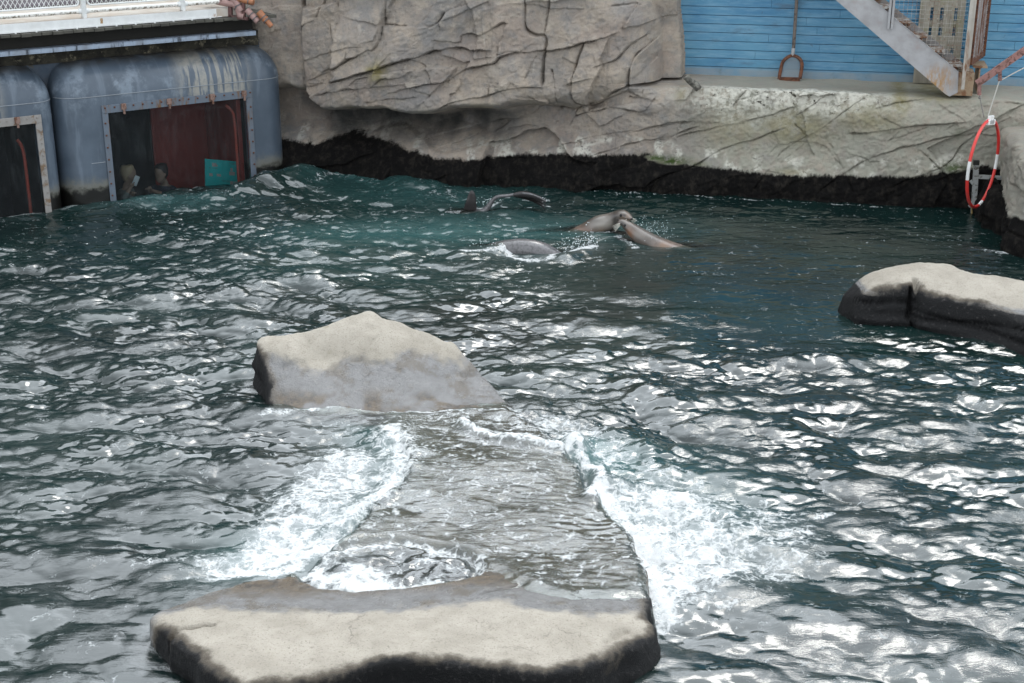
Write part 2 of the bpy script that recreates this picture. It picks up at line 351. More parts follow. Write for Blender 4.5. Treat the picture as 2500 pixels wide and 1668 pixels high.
CR2 = [
 ([(1223,328),(1287,322),(1330,322),(1351,309)],.02,.06,.02),([(1000,354),(1096,333),(1159,319),(1255,303),(1303,297)],.02,.06,.02),
 ([(1249,386),(1351,364),(1399,354),(1472,335),(1555,325),(1622,309),(1670,306)],.024,.08,.03),([(1424,392),(1469,376),(1542,357),(1638,338),(1700,319)],.024,.09,.03),
 ([(1380,345),(1375,330),(1390,300)],.016,.03,.02),([(1600,352),(1679,336),(1766,316),(1869,293),(1932,273)],.022,.08,.03),([(1600,318),(1671,308),(1766,312)],.02,.06,.02),
 ([(1560,480),(1600,439),(1699,407),(1766,368),(1833,352),(1908,324)],.024,.09,.03),([(1786,269),(1821,229)],.02,.06,.02),([(1790,262),(1860,240),(1956,225)],.016,.04,0),
 ([(1840,466),(1908,380),(1995,328),(2035,300),(2134,233)],.018,.06,.015),([(2082,332),(2169,322),(2248,312),(2355,304)],.026,.11,.045),([(2173,348),(2217,332),(2260,318)],.022,.08,.03),
 ([(2000,470),(2062,427),(2134,387),(2225,362),(2323,340),(2351,332)],.024,.09,.03),([(1940,312),(1972,344),(2019,372),(2062,423),(2082,470)],.018,.06,.01),
 ([(2248,372),(2304,427),(2343,474)],.018,.06,.015),([(2185,455),(2252,431),(2319,407),(2351,364),(2414,324),(2470,296)],.024,.08,.03),([(2142,269),(2232,253),(2343,237)],.018,.05,.02),
 ([(1952,285),(1995,257),(2030,236)],.02,.06,.03),([(1700,290),(1740,268),(1730,262)],.02,.05,.02),([(1850,450),(1950,370),(2000,345)],.014,.04,0),
 ([(2010,340),(2050,400),(2062,423)],.014,.04,0),([(1690,365),(1725,372),(1740,392)],.014,.04,.02),([(2320,318),(2340,310),(2345,335)],.02,.06,.02),([(2380,276),(2440,262),(2490,262)],.014,.04,.02)]
pts2 = np.stack([sf, zf], 1); dflat = np.zeros(len(sf))
wob = .012*fbm(p3*9, 3, s=31)
ok_hi = ((PP >= 1) & (SS > top_r)).ravel()
for lst, nn in ((CR, .42), (CR2, .2)):
    for px_, wd, dp, stp in lst:
        pl = cat_rom(ws(px_, nn), 4); pl[:, 1] += .014*np.array([noise(v3(a*9, b*9), 3) for a, b in pl])
        lo = pl.min(0)-.45; hi = pl.max(0)+.45
        m = (sf > lo[0]) & (sf < hi[0]) & (zf > lo[1]) & (zf < hi[1]) & ~ok_hi
        d, side, end = seg_dist(pts2[m]+wob[m][:, None], pl)
        env = np.where(end, np.exp(-(d/.05)**2), 1.)
        vw = np.clip(.8+1.3*noise(v3(sf[m]*5, zf[m]*5, 5.), 61), .12, 1.7); kd = vw*(.75 if nn > .3 else .42)
        dflat[m] += -dp*kd*np.exp(-(d/(wd*.27*(.5+.7*vw)))**1.5)*env + stp*(.9 if nn > .3 else .5)*side*(.35+.65*vw)*np.exp(-d/.14)*np.where(end, np.exp(-(d/.04)**2), 1.)
disp += dflat.reshape(SS.shape)
rough = .022*fbm(p3*4.5, 5, .55, 21)+.013*np.abs(fbm(v3(sx*7, sz*15), 5, .6, 22))+.012*fbm(p3*23, 4, .6, 23)
disp += rough.reshape(SS.shape)*np.interp(SS, [-2, s_c, s_c+.05, 12], [.7, .7, 1.15, 1.15])
Nn = Nn+disp*face+np.where((PP > 0) & (PP < 1), disp[nl-1][None, :]*flat_b*np.clip(1-PP/.2, 0, 1), 0)
zz = np.where((PP > 0) & (PP < 1), zz+flat_b*(.01*fbm(v3(SS*5, PP*9), 4)), zz)
# undulating lip height of the ledge
lip = .03*noise(v3(SS*1.4, SS*0, 3.))*flat_b
zz = np.where(PP > 0, np.where(PP < 1, zz+lip*(1-PP), zz), zz+lip*sst(.9, LZ, ZZ))
PW = W.o+SS[..., None]*W.d+Nn[..., None]*W.n; PW[..., 2] = zz
band = ws([(560,330),(640,338),(693,350),(739,361),(760,364),(788,352),(837,338),(883,346),(944,355),(990,367),(1066,386),(1153,395),(1223,392),(1287,386),(1415,387),(1584,389),(1691,415),(1798,423),(1897,439),(2035,435),(2193,441),(2312,431),(2414,419),(2500,420)], .22)
zb = np.interp(SS, band[:, 0], band[:, 1])
wet = sst(-.10, .06, zb+.04*fbm(v3(SS*8, ZZ*3), 4, .6, 40)+.008*noise(v3(SS*40, ZZ*12))-ZZ)
def blob(px_, n, r, amp=1.):
    c = ws([px_], n)[0]; return amp*np.exp(-(((SS-c[0])/r[0])**2+((ZZ-c[1])/r[1])**2))
moss = np.maximum.reduce([blob((1635, 398), .2, (.28, .07)), blob((1600, 391), .2, (.22, .05)), blob((2330, 418), .2, (.2, .08), .9), blob((2345, 330), .2, (.08, .1), .3), blob((1700, 408), .2, (.14, .04), .7)])
yel = np.maximum.reduce([blob((933, 170), .42, (.13, .16), 1.), blob((920, 163), .42, (.1, .05), .9), blob((1172, 270), .42, (.12, .06), .6), blob((860, 270), .42, (.12, .06), .5),
    blob((2200, 250), .05, (.12, .22), .9), blob((2290, 240), .05, (.35, .06), .7), blob((1940, 315), .1, (.5, .25), .75), blob((1790, 320), .1, (.5, .3), .45), blob((2120, 290), .05, (.5, .2), .6), blob((1660, 235), .05, (.08, .1), .5), blob((1930, 425), .2, (.2, .05), .5)])
pale = sst(.8, .2, np.abs(SS-7.2)/2.6)*sst(.98, 1.30, ZZ+.2*fbm(v3(SS*3, ZZ*3), 3, s=9)-.05*np.abs(SS-7))*flat_b*sst(.16, .04, PP+.06*noise(v3(SS*4, PP*8)))
pale = np.maximum(pale, .8*sst(.0, .12, .2-np.abs(ZZ-zb-.12))*np.interp(SS, [0, 2.5, 3], [.55, .6, 1.])*sst(-.1, .4, fbm(v3(SS*7, ZZ*5), 3, s=51)))
damp_shade = sst(.0, .10, zl-ZZ)*sst(.62, .08, zl-ZZ+.22*fbm(v3(SS*3.5, ZZ*1.0), 3, s=66))*sst(3.9, 2.6, SS)*sst(-.3, .3, SS)  # damp streaks plus painted shade, strongest just under the overhanging lip
keep = ~((SS > 6.35) & (ZZ > LZ+.06))
rm = NT('rock_concrete')
gn = rm.noise(2.2, 6, .6); gn2 = rm.noise(7, 6, .62); fine = rm.noise(60, 4, .6)
col = rm.mix(rm.rng(gn, .35, .65), (.385, .32, .255), (.235, .21, .188))
col = rm.mix(rm.rng(rm.noise(1.1, 3, .5), .47, .66, 0, .45), col, (.38, .285, .225))
col = rm.mix(rm.rng(rm.noise(1.7, 4, .55), .52, .66, 0, .5), col, (.24, .245, .25))
col = rm.mix(rm.math('MULTIPLY', rm.attr('facet'), .24), col, (.50, .42, .34))
col = rm.mix(rm.math('MULTIPLY', rm.math('SUBTRACT', 1., rm.attr('facet')), .2), col, (.19, .185, .185))
col = rm.mix(rm.rng(gn2, .45, .68, 0, .55), col, (.2, .195, .19))
col = rm.mix(rm.rng(rm.noise(3.3, 5, .6, sc3=(1, 1, 2.5)), .52, .66, 0, .5), col, (.42, .37, .31))
col = rm.mix(rm.rng(fine, .56, .72, 0, .5), col, (.09, .085, .08))
col = rm.mix(rm.math('MULTIPLY', rm.rng(rm.noise(1.0, 6, .68, sc3=(7, 7, .55), dist=.3), .54, .68, 0, .42), rm.rng(rm.noise(.9, 3, .5), .4, .6)), col, (.12, .115, .105))
col = rm.mix(rm.rng(rm.noise(1.0, 5, .65, sc3=(9, 9, .8)), .60, .70, 0, .35), col, (.50, .46, .40))
col = rm.mix(rm.math('MULTIPLY', rm.attr('ledge'), rm.rng(gn2, .3, .62, .3, .85)), col, (.33, .325, .265))
col = rm.mix(rm.math('MULTIPLY', rm.attr('pale'), rm.rng(rm.noise(12, 5, .65), .36, .56)), col, (.66, .64, .56))
col = rm.mix(rm.math('MULTIPLY', rm.attr('pale'), rm.rng(rm.noise(9, 6, .7, sc3=(1, 1, 1.6)), .60, .635)), col, (.03, .026, .02))
col = rm.mix(rm.math('MULTIPLY', rm.attr('yel'), rm.rng(rm.noise(8, 6, .65), .26, .56, .1, .95)), col, (.205, .175, .07))
col = rm.mix(rm.math('MULTIPLY', rm.attr('moss'), rm.rng(rm.noise(16, 5, .65), .3, .5)), col, (.035, .062, .008))
col = rm.mix(rm.math('MULTIPLY', rm.attr('damp_shade'), rm.rng(gn2, .2, .6, .75, 1.)), col, (.034, .034, .032))  # damp and overhang shade mixed into the rock colour
wcol = rm.mix(rm.rng(rm.noise(11, 7, .72, sc3=(1, 1, .6)), .46, .72, 0, .55), (.0055, .005, .0048), (.042, .036, .029))
wf = rm.rng(rm.math('ADD', rm.attr('wet'), rm.math('MULTIPLY_ADD', rm.noise(30, 6, .7, sc3=(1, 1, .5)), 1.0, -.5)), .25, .72)
mossw = rm.math('MULTIPLY', wf, rm.math('SUBTRACT', 1., rm.rng(rm.attr('moss'), .4, .75)))
col = rm.mix(mossw, col, wcol)
bh = rm.math('ADD', rm.math('MULTIPLY', rm.noise(22, 6, .65), 1.), rm.math('MULTIPLY', rm.noise(110, 4, .65), .6))
rock_mat = rm.pbr(col, .85, rm.bump(bh, .9, .022), spec=rm.mix(mossw, (.3, .3, .3), (.12, .12, .12)))
ledge_a = sst(5.2, 6.6, SS)
o = grid_mesh('rock_wall', PW, rock_mat, {'wet': wet, 'moss': moss, 'yel': yel, 'pale': pale, 'ledge': ledge_a, 'damp_shade': damp_shade, 'facet': blur2(facet, 1)}, keep)
tag(o, 'tall grey artificial rock wall with undercut base and pale flat ledge behind the pool', 'rock wall')
del PW, disp

# ------------------------------------------------------------------ blue plank wall behind the ledge
def wbox(mb, s0, s1, n0, n1, z0, z1, bev=0.): mb.box(W.P(s0, n1, z0), W.d*(s1-s0), W.n*(n0-n1), (0, 0, z1-z0), bev); return mb
mb = MB(); pit = .1245; z = 1.62; k = 0
wbox(mb, 5.3, 12.6, BLUE_N-.03, BLUE_N-.2, 1.3, 4.7)
wbox(mb, 5.3, 12.6, BLUE_N, BLUE_N-.05, 1.40, 1.615)
while z < 4.6:
    s = 5.3
    while s < 12.6:
        e = min(s+random.uniform(1.3, 3.0), 12.6)
        wbox(mb, s+.0012, e-.0012, BLUE_N+random.uniform(-.0015, .002), BLUE_N-.05, z+.0045, z+pit-.0045, .004); s = e
    z += pit; k += 1
m = NT('blue_paint')
so_ = m.sep(); zc = so_[2]
c = m.mix(m.rng(m.noise(1.5, 4, .6), .3, .7), (.052, .19, .335), (.09, .265, .405))
c = m.mix(m.rng(m.noise(1.0, 2, .5, sc3=(.35, .35, 8.)), .40, .62, 0, .35), c, (.13, .30, .42))
c = m.mix(m.rng(m.noise(38, 2, .5, sc3=(.5, .5, .21)), .735, .76, 0, .5), c, (.05, .06, .07))
c = m.mix(m.rng(m.noise(5, 6, .65, sc3=(.6, .6, 4)), .4, .72, 0, .55), c, (.2, .37, .5))
c = m.mix(m.rng(m.noise(3, 6, .7, sc3=(.5, .5, 1.5)), .56, .74, 0, .75), c, (.07, .13, .19))
c = m.mix(m.rng(m.noise(30, 5, .7, sc3=(.3, .3, 2)), .62, .72, 0, .4), c, (.04, .06, .08))
c = m.mix(m.math('MULTIPLY', m.rng(zc, 1.63, 1.57), m.rng(m.noise(4, 5, .6), .25, .6, .35, .85)), c, (.24, .29, .32))
c = m.mix(m.math('MULTIPLY', m.rng(zc, 1.75, 1.45), m.rng(m.noise(2.2, 5, .6), .55, .68, 0, .7)), c, (.05, .1, .085))
blue_mat = m.pbr(c, .55, m.bump(m.noise(20, 5, .6, sc3=(.3, .3, 3)), .35, .006))
up_m = mat_paint('upper_render', (.085, .09, .085), None, .8, 2)
ub = MB(); wbox(ub, 5.3, 13.5, BLUE_N-.02, BLUE_N-.5, 4.75, 8.2); tag(ub.build('added_upper_wall', up_m, smooth=False), 'unseen dark upper wall added above the blue planks to darken water reflections', 'wall')  # out of view, added so the water at right reflects something dark
tag(mb.build('plank_wall', blue_mat, smooth=False), 'weathered blue painted horizontal plank wall standing behind the ledge', 'wall')
# ------------------------------------------------------------------ viewing bays
blue_steel = NT('bay_paint'); m = blue_steel
sT = m.n('ShaderNodeVectorMath', {0: m.tc.outputs['Object'], 1: T.d}, operation='DOT_PRODUCT').outputs['Value']
zc = m.sep()[2]
stv = m.n('ShaderNodeCombineXYZ', {0: sT, 2: m.math('MULTIPLY', zc, .12)}).outputs[0]
c = m.mix(m.rng(m.noise(1.4, 5, .6), .3, .7), (.064, .086, .114), (.102, .132, .17))
c = m.mix(m.math('MULTIPLY', m.rng(m.noise(2.4, 6, .68), .5, .68, 0, .75), m.rng(zc, .9, 1.7)), c, (.24, .29, .345))
c = m.mix(m.rng(m.noise(5, 5, .65, vec=stv), .52, .62, 0, .28), c, (.22, .27, .33))
stw = m.rng(m.noise(11, 3, .5, vec=stv), .44, .52)
stm = m.math('MULTIPLY', m.math('MULTIPLY', stw, m.rng(sT, -.1, .25)), m.math('MULTIPLY', m.rng(sT, 1.2, .95), m.rng(m.math('ADD', zc, m.noise(3, 3, .5, vec=stv)), 1.3, 1.95)))
c = m.mix(m.math('MULTIPLY', stm, m.rng(m.noise(14, 5, .7), .25, .6, .3, .75)), c, (.36, .34, .29))
c = m.mix(m.math('MULTIPLY', m.rng(zc, 1.84, 1.96), m.rng(m.noise(6, 5, .6), .25, .6, .2, .8)), c, (.075, .062, .045))
wl = m.math('ADD', zc, m.math('MULTIPLY_ADD', m.noise(7, 5, .65), .3, -.15))
c = m.mix(m.rng(wl, .42, .2, 0, .8), c, (.2, .19, .15))
wetb = m.rng(wl, .27, .17)
c = m.mix(wetb, c, (.008, .008, .007))
bay_mat = m.pbr(c, m.rng(m.noise(2.4, 6, .68), .4, .7, .33, .55), m.bump(m.math('ADD', m.noise(3, 3, .5), m.math('MULTIPLY', m.noise(60, 4, .6), .15)), .12, .02), spec=.5)
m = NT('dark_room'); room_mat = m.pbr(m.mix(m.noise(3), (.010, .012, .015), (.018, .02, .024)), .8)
frame_mat = mat_paint('frame_paint', (.125, .155, .195), (.20, .10, .04), .5, 5, .36, streak=True)
frame_pale = mat_paint('frame_bare_metal', (.30, .285, .27), (.24, .16, .10), .5, 5, .3)
rust_mat = mat_paint('rust', (.16, .06, .028), (.09, .035, .02), .8, 12, .5)
clamp_mat = mat_paint('clamp_metal', (.25, .16, .13), (.16, .07, .04), .65, 12, .4)
m = NT('window_glass')
fr = m.n('ShaderNodeFresnel', {'IOR': 1.3}).outputs[0]
spk = m.math('MULTIPLY', m.rng(m.noise(85, 3, .7, sc3=(1, 1, .75)), .66, .74), m.rng(m.noise(2.5, 4, .6), .4, .6, .15, .8))
film = m.math('MULTIPLY_ADD', m.rng(m.noise(9, 5, .7, sc3=(1, 1, .25)), .45, .75), .04, .012)
dsh = m.n('ShaderNodeBsdfDiffuse', {0: (.34, .36, .37)})
tr = m.n('ShaderNodeBsdfTransparent', {0: (.74, .78, .80)})
a1 = m.n('ShaderNodeMixShader', {0: m.math('MAXIMUM', spk, film), 1: tr.outputs[0], 2: dsh.outputs[0]})
gl = m.n('ShaderNodeBsdfGlossy', {0: (1, 1, 1), 1: .03})
a2 = m.n('ShaderNodeMixShader', {0: m.math('MULTIPLY', fr, .6), 1: a1.outputs[0], 2: gl.outputs[0]})
m.t.links.new(a2.outputs[0], m.out.inputs[0]); glass_mat = m.m

def tb(mb, s0, s1, n0, n1, z0, z1, bev=0.): mb.box(T.P(s0, n1, z0), T.d*(s1-s0), T.n*(n0-n1), (0, 0, z1-z0), bev); return mb
def make_bay(s0, s1, rl, rr, win, label, red):
    """a steel viewing bay: rounded at its top and its ends, hollow, with one window (s, s, z, z)"""
    zt, Rt, back = 1.955, .46, -1.9
    base = T.P((s0+s1)/2, 0, 0)
    root = thing('viewing_bay', base, label, 'viewing bay', 'rounded steel viewing bays')
    rings = []
    lv = [(-1.3, 0.), (-.6, 0), (0, 0), (.4, 0), (.8, 0), (1.15, 0)]+[(zt-Rt+Rt*math.sin(a), Rt*(1-math.cos(a))) for a in np.linspace(0, math.pi/2*.995, 18)]
    for z, ins in lv:
        L_, R_ = s0+ins*.75, s1-ins*.75; f = -ins; ring = [(L_, back)]
        rl_, rr_ = rl, rr
        for k in range(13):
            a = k/12*math.pi/2; ring.append((L_+rl_*(1-math.cos(a)), f-rl_*(1-math.sin(a))))
        for k in range(1, 24): ring.append((L_+rl_+(R_-rr_-L_-rl_)*k/24, f))
        for k in range(13):
            a = math.pi/2*(1-k/12); ring.append((R_-rr_*(1-math.cos(a)), f-rr_*(1-math.sin(a))))
        ring.append((R_, back)); rings.append([T.P(a, b, z) for a, b in ring])
    mb = MB(); n = len(rings[0]); mb.v = [tuple(p) for r in rings for p in r]
    for i in range(len(rings)-1):
        for k in range(n-1): mb.f.append((i*n+k, i*n+k+1, (i+1)*n+k+1, (i+1)*n+k))
        mb.f.append((i*n+n-1, i*n, (i+1)*n, (i+1)*n+n-1))
    mb.f.append(tuple(range(n))[::-1]); mb.f.append(tuple((len(rings)-1)*n+k for k in range(n)))
    # keep the material in world coordinates: shell vertices stay unshifted under an empty at the base, so move the texture by building at the origin
    me = bpy.data.meshes.new('shell'); me.from_pydata(mb.v, [], mb.f)
    tmp = bpy.data.objects.new('shell', me); C.objects.link(tmp)
    cb = MB(); w0, w1, z0, z1 = win; tb(cb, w0, w1, .3, -.12, z0, z1); tb(cb, w0-.22, w1+.04, -.1, -1.8, -1.2, z1+.14)
    cutters = []
    for g in (0, 1):
        cm = bpy.data.meshes.new('cut'); cm.from_pydata(cb.v[g*8:g*8+8], [], cb.f[:6]); co = bpy.data.objects.new('cut', cm); C.objects.link(co); cutters.append(co)
        b = bmesh.new(); b.from_mesh(cm); bmesh.ops.recalc_face_normals(b, faces=b.faces); b.to_mesh(cm); b.free()
        md = tmp.modifiers.new('cut', 'BOOLEAN'); md.object = co; md.operation = 'DIFFERENCE'; md.solver = 'EXACT'
    b = bmesh.new(); b.from_mesh(me); bmesh.ops.recalc_face_normals(b, faces=b.faces); b.to_mesh(me); b.free()
    dg = bpy.context.evaluated_depsgraph_get(); dg.update()
    new = bpy.data.meshes.new_from_object(tmp.evaluated_get(dg))
    for x in cutters+[tmp]: bpy.data.objects.remove(x)
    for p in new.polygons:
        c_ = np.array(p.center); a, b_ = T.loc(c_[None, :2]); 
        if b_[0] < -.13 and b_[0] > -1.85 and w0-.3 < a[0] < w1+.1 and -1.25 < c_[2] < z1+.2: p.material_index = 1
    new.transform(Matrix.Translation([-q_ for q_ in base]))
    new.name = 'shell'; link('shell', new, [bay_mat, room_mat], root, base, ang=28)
    # seams: weld lines lie proud of the plating
    mb = MB(); zs = 1.495
    mb.tube([T.P(s, .001, zs) for s in np.linspace(s0+rl, s1-rr, 12)], .006, 6)
    mb.tube([T.P(s0+rl*(1-math.cos(a)), -rl*(1-math.sin(a))+.001, zs) for a in np.linspace(.25, math.pi/2, 8)], .006, 6)
    mb.tube([T.P(s1-rr*(1-math.cos(a)), -rr*(1-math.sin(a))+.001, zs) for a in np.linspace(.25, math.pi/2, 8)], .006, 6)
    if rl > .3: mb.tube([T.P(s, .001, .58) for s in np.linspace(s0+rl, w0-.1, 5)], .005, 6)
    mb.build('weld_seam', seam_mat, root)
    fm = MB(); fw = .085; fmat = frame_mat if red else frame_pale
    tb(fm, w0-fw, w1+fw, .024, .001, z1, z1+.11, .004); tb(fm, w0-fw, w0, .022, .001, -.5, z1-.002, .004); tb(fm, w1, w1+fw, .022, .001, -.5, z1-.002, .004)
    fo = fm.build('window_frame', fmat, root, smooth=False)
    bm_ = MB(); bm_.tube([T.P(0, 0, 0)-T.P(0, 0, 0), T.n*.012], .013, 8)
    bme = None
    spots = [(s, z1+.075) for s in np.arange(w0-.04, w1+.08, .135)]+[(w0-.055, z) for z in np.arange(.1, z1, .17)]+[(w1+.055, z) for z in np.arange(.1, z1, .17)]
    for s, z in spots:
        if s < -3.2: continue
        if bme is None:
            bo = bm_.build('bolt', rust_mat if red else frame_pale, None); bo.parent = fo; bme = bo
        else:
            bo = bme.copy(); C.objects.link(bo); bo.parent = fo
        bo.location = [float(q_) for q_ in T.P(s, .022, z)-base]
    for s in ([.22, .88, 1.53, 2.02] if red else [-1.24]):
        cm_ = MB(); tb(cm_, s-.035, s+.035, .055, .024, z1+.03, z1+.115, .006); tb(cm_, s-.014, s+.014, .06, .03, z1-.03, z1+.03, .004)
        cm_.build('clamp', clamp_mat, root, smooth=False)
    g = MB(); tb(g, w0+.001, w1-.001, -.012, -.04, -.6, z1-.001); g.build('window_glass', glass_mat, root, smooth=False)
    return root
seam_mat = mat_paint('weld', (.27, .30, .33), None, .6)
# bay material is laid along the wall in world units from the frame origin: shift dot product by the empty's place
make_bay(-4.3, -.705, .3, .26, (-3.9, -1.0, -.6, 1.225), 'nearer blue-grey steel viewing bay with bare metal window frame, cut by the left edge', False)
make_bay(-.655, 2.70, .36, .3, (.0, 2.06, -.6, 1.255), 'blue-grey steel viewing bay streaked pale at its top right, beside the rock wall', True)
# backing plate and mossy sill above the bays
back_m = mat_paint('backing_paint', (.06, .085, .12), (.15, .12, .06), .6, 4, .3)
mb = MB(); tb(mb, -.93, -.26, -.5, -1.0, -.5, 1.97)
tag(mb.build('steel_backing', back_m, smooth=False), 'dark blue steel plate in the groove between the two viewing bays', 'steel plate')
mb = MB(); tb(mb, 2.2, 2.62, -.5, -1.0, -.5, 2.14)
tag(mb.build('steel_backing', back_m, smooth=False), 'dark blue steel plate at the right end of the bay beside the rock wall', 'steel plate')
moss_con = NT('mossy_concrete'); m = moss_con
c = m.mix(m.rng(m.noise(5, 6, .65), .35, .65), (.05, .045, .032), (.014, .013, .010)); c = m.mix(m.rng(m.noise(7, 6, .72), .54, .66), c, (.20, .175, .12))
moss_con = m.pbr(c, .9, m.bump(m.noise(20, 5, .6), .6, .02))

# inside the right-hand bay: red wall, green board, red post, two visitors
red_m = NT('red_wall'); red_m = red_m.pbr(red_m.mix(red_m.noise(3, 4), (.40, .05, .03), (.30, .035, .025)), .5)
mb = MB(); tb(mb, 1.12, 2.05, -1.42, -1.46, -1.15, 1.2)
tag(mb.build('room_wall', red_m, smooth=False), 'dark red wall seen through the window behind the green board', 'wall')
mb = MB(); tb(mb, 1.985, 2.05, -.2, -1.4, -1.15, 1.2)
tag(mb.build('room_wall', red_m, smooth=False), 'narrow red side wall at the right end of the window', 'wall')
mb = MB(); pp = [T.P(1.93, -.16, -.9), T.P(1.93, -.16, .4), T.P(1.92, -.16, .95), T.P(1.87, -.16, 1.08), T.P(1.82, -.2, 1.14)]
mb.tube(cat_rom(pp, 5), .022, 8)
red_pole = mat_paint('red_pole_paint', (.55, .075, .04), None, .4)
tag(mb.build('red_post', red_pole), 'bright red bent post inside the window right of the green board', 'post')
mb = MB(); pp = [T.P(-1.16, -.16, -.9), T.P(-1.15, -.16, .4), T.P(-1.16, -.16, .85), T.P(-1.22, -.16, 1.0)]
mb.tube(cat_rom(pp, 5), .022, 8)
tag(mb.build('red_post', red_pole), 'red bent post inside the nearer left window', 'post')
# green board, tilted, with its faint pictures and lines
bc = [T.px(500, 388, -.42), T.px(602, 397, -.30), T.px(602, 466, -.30), T.px(501, 456, -.42)]
tl, tr_, br_, bl_ = bc; ex = tr_-tl; ey = bl_-tl; nz = np.cross(ey, ex); nz /= np.linalg.norm(nz)
if np.dot(nz, T.n) < 0: nz = -nz
root = thing('information_board', (tl+tr_+br_+bl_)/4, 'teal green information board with small pictures inside the viewing window', 'board')
g_m = NT('board_print'); g_m = g_m.pbr(g_m.mix(g_m.noise(6, 4), (.006, .50, .46), (.01, .42, .39)), .4)
mb = MB(); mb.box(tl-nz*.02, ex, ey*1.0, nz*.02); mb.build('panel', g_m, root, smooth=False)
dk = NT('board_ink'); dk = dk.pbr((.09, .10, .09), .6); pk = NT('board_picture'); pk = pk.pbr(pk.mix(pk.noise(40, 4), (.30, .22, .2), (.5, .48, .42)), .5)
for a, b, w_, h_ in [(.17, .12, .10, .13), (.24, .17, .06, .06), (.58, .38, .13, .13), (.61, .25, .05, .12), (.10, .50, .08, .1), (.28, .50, .10, .09), (.60, .73, .08, .17), (.70, .73, .07, .17)]: mp = MB(); mp.box(tl+ex*a+ey*b, ex*w_, ey*h_, nz*.002); mp.build('picture', pk, root, smooth=False)
for a, b, w_ in [(.58, .06, .24), (.62, .10, .18), (.40, .72, .2), (.42, .76, .17), (.74, .42, .14), (.76, .46, .12), (.1, .3, .2)]: ml = MB(); ml.box(tl+ex*a+ey*b, ex*w_, ey*.012, nz*.002); ml.build('text_line', dk, root, smooth=False)

# ------------------------------------------------------------------ deck over the bays
old_wood = NT('deck_wood'); m = old_wood
c = m.mix(m.rng(m.noise(6, 5, .6), .3, .7), (.09, .085, .07), (.045, .043, .036)); c = m.mix(m.rng(m.noise(3, 4, .6), .55, .7, 0, .7), c, (.08, .085, .04))
old_wood = m.pbr(c, .85, m.bump(m.noise(40, 4, .6), .5, .006))
white_m = mat_paint('white_paint', (.72, .73, .72), (.34, .17, .06), .4, 3, .0, dirt=(.35, .33, .28), dirtamt=.35)
m = NT('rail_paint'); c = m.mix(m.rng(m.noise(22, 6, .7), .45, .62), (.74, .73, .69), (.16, .13, .09))
nzv = m.n('ShaderNodeSeparateXYZ', {0: m.n('ShaderNodeNewGeometry').outputs['Normal']}).outputs[2]
grimy_m = m.pbr(m.mix(m.rng(nzv, .45, -.1), (.74, .73, .69), c), .5)
black_m = NT('black_void'); black_m = black_m.pbr(black_m.mix(black_m.noise(9), (.01, .01, .009), (.02, .018, .014)), .9)
beam_m = mat_paint('beam_paint', (.33, .40, .50), (.05, .06, .08), .5, 5, .3, streak=True, dirtamt=.6)
droot = thing('viewing_deck', T.P(-1, 0, 2.2), 'raised wooden viewing deck with white steel edge above the blue bays', 'deck')
S0, S1 = -4.4, 2.35
mb = MB()
s = S0
while s < S1+.12:
    w_ = .135+random.uniform(-.01, .01); tb(mb, s+.004, s+w_-.004, .155+random.uniform(-.03, .025)+(.0 if s < 1.8 else -.0), -1.6, 2.39+random.uniform(-.006, .006), 2.43, .004); s += w_
mb.build('plank', old_wood, droot, smooth=False)['kind'] = 'stuff'
mb = MB(); tb(mb, S0, 2.28, -.10, -.9, 2.21, 2.388); mb.build('gap_shade', black_m, droot, smooth=False)  # black block standing in for the shaded gap under the planks
mb = MB(); tb(mb, S0, 2.26, .05, -.2, 2.145, 2.158, .003); tb(mb, S0, 2.26, .05, .038, 2.158, 2.20, .003); tb(mb, S0, 2.26, .055, -.2, 2.2, 2.207, .002)
for s in np.arange(S0, 2.2, .55): tb(mb, s, s+.012, .046, -.1, 2.158, 2.2)
mb.build('support_beam', beam_m, droot, smooth=False)
mb = MB(); tb(mb, S0, 2.5, -.42, -.6, 1.93, 2.143); mb.build('concrete_sill', moss_con, droot, smooth=False)
# white channel along the deck edge, bending away at its right end
mb = MB(); path = [T.P(s, .06, 0) for s in np.linspace(S0, 1.55, 12)]+[T.P(1.75, .02, 0), T.P(1.92, -.08, 0), T.P(2.02, -.2, 0)]
for i in range(len(path)-1):
    a, b = path[i], path[i+1]; mb.bar(a+np.array([0, 0, 2.505]), b+np.array([0, 0, 2.505]), .012, .105); mb.bar(a+np.array([0, 0, 2.445]), b+np.array([0, 0, 2.445]), .05, .012)
mb.build('edge_channel', white_m, droot, smooth=False)
for s in np.arange(S0+1.9, 1.8, .27): mb = MB(); tb(mb, s, s+.02, .1, .07, 2.425, 2.44); mb.build('drip_lug', white_m, droot, smooth=False)
m = NT('deck_paving'); pav = m.pbr(m.mix(m.rng(m.noise(3, 5, .6), .35, .65), (.42, .36, .30), (.50, .47, .42)), .8)
mb = MB(); tb(mb, S0, 2.0, .04, -4.2, 2.44, 2.555); mb.build('floor', pav, droot, smooth=False)
mb = MB(); tb(mb, .0, .035, .0675, .066, 2.475, 2.545); 
mb.build('rust_spot', mat_paint('rust_patch', (.5, .4, .28), (.4, .2, .06), .7, 40, .6), droot, smooth=False)

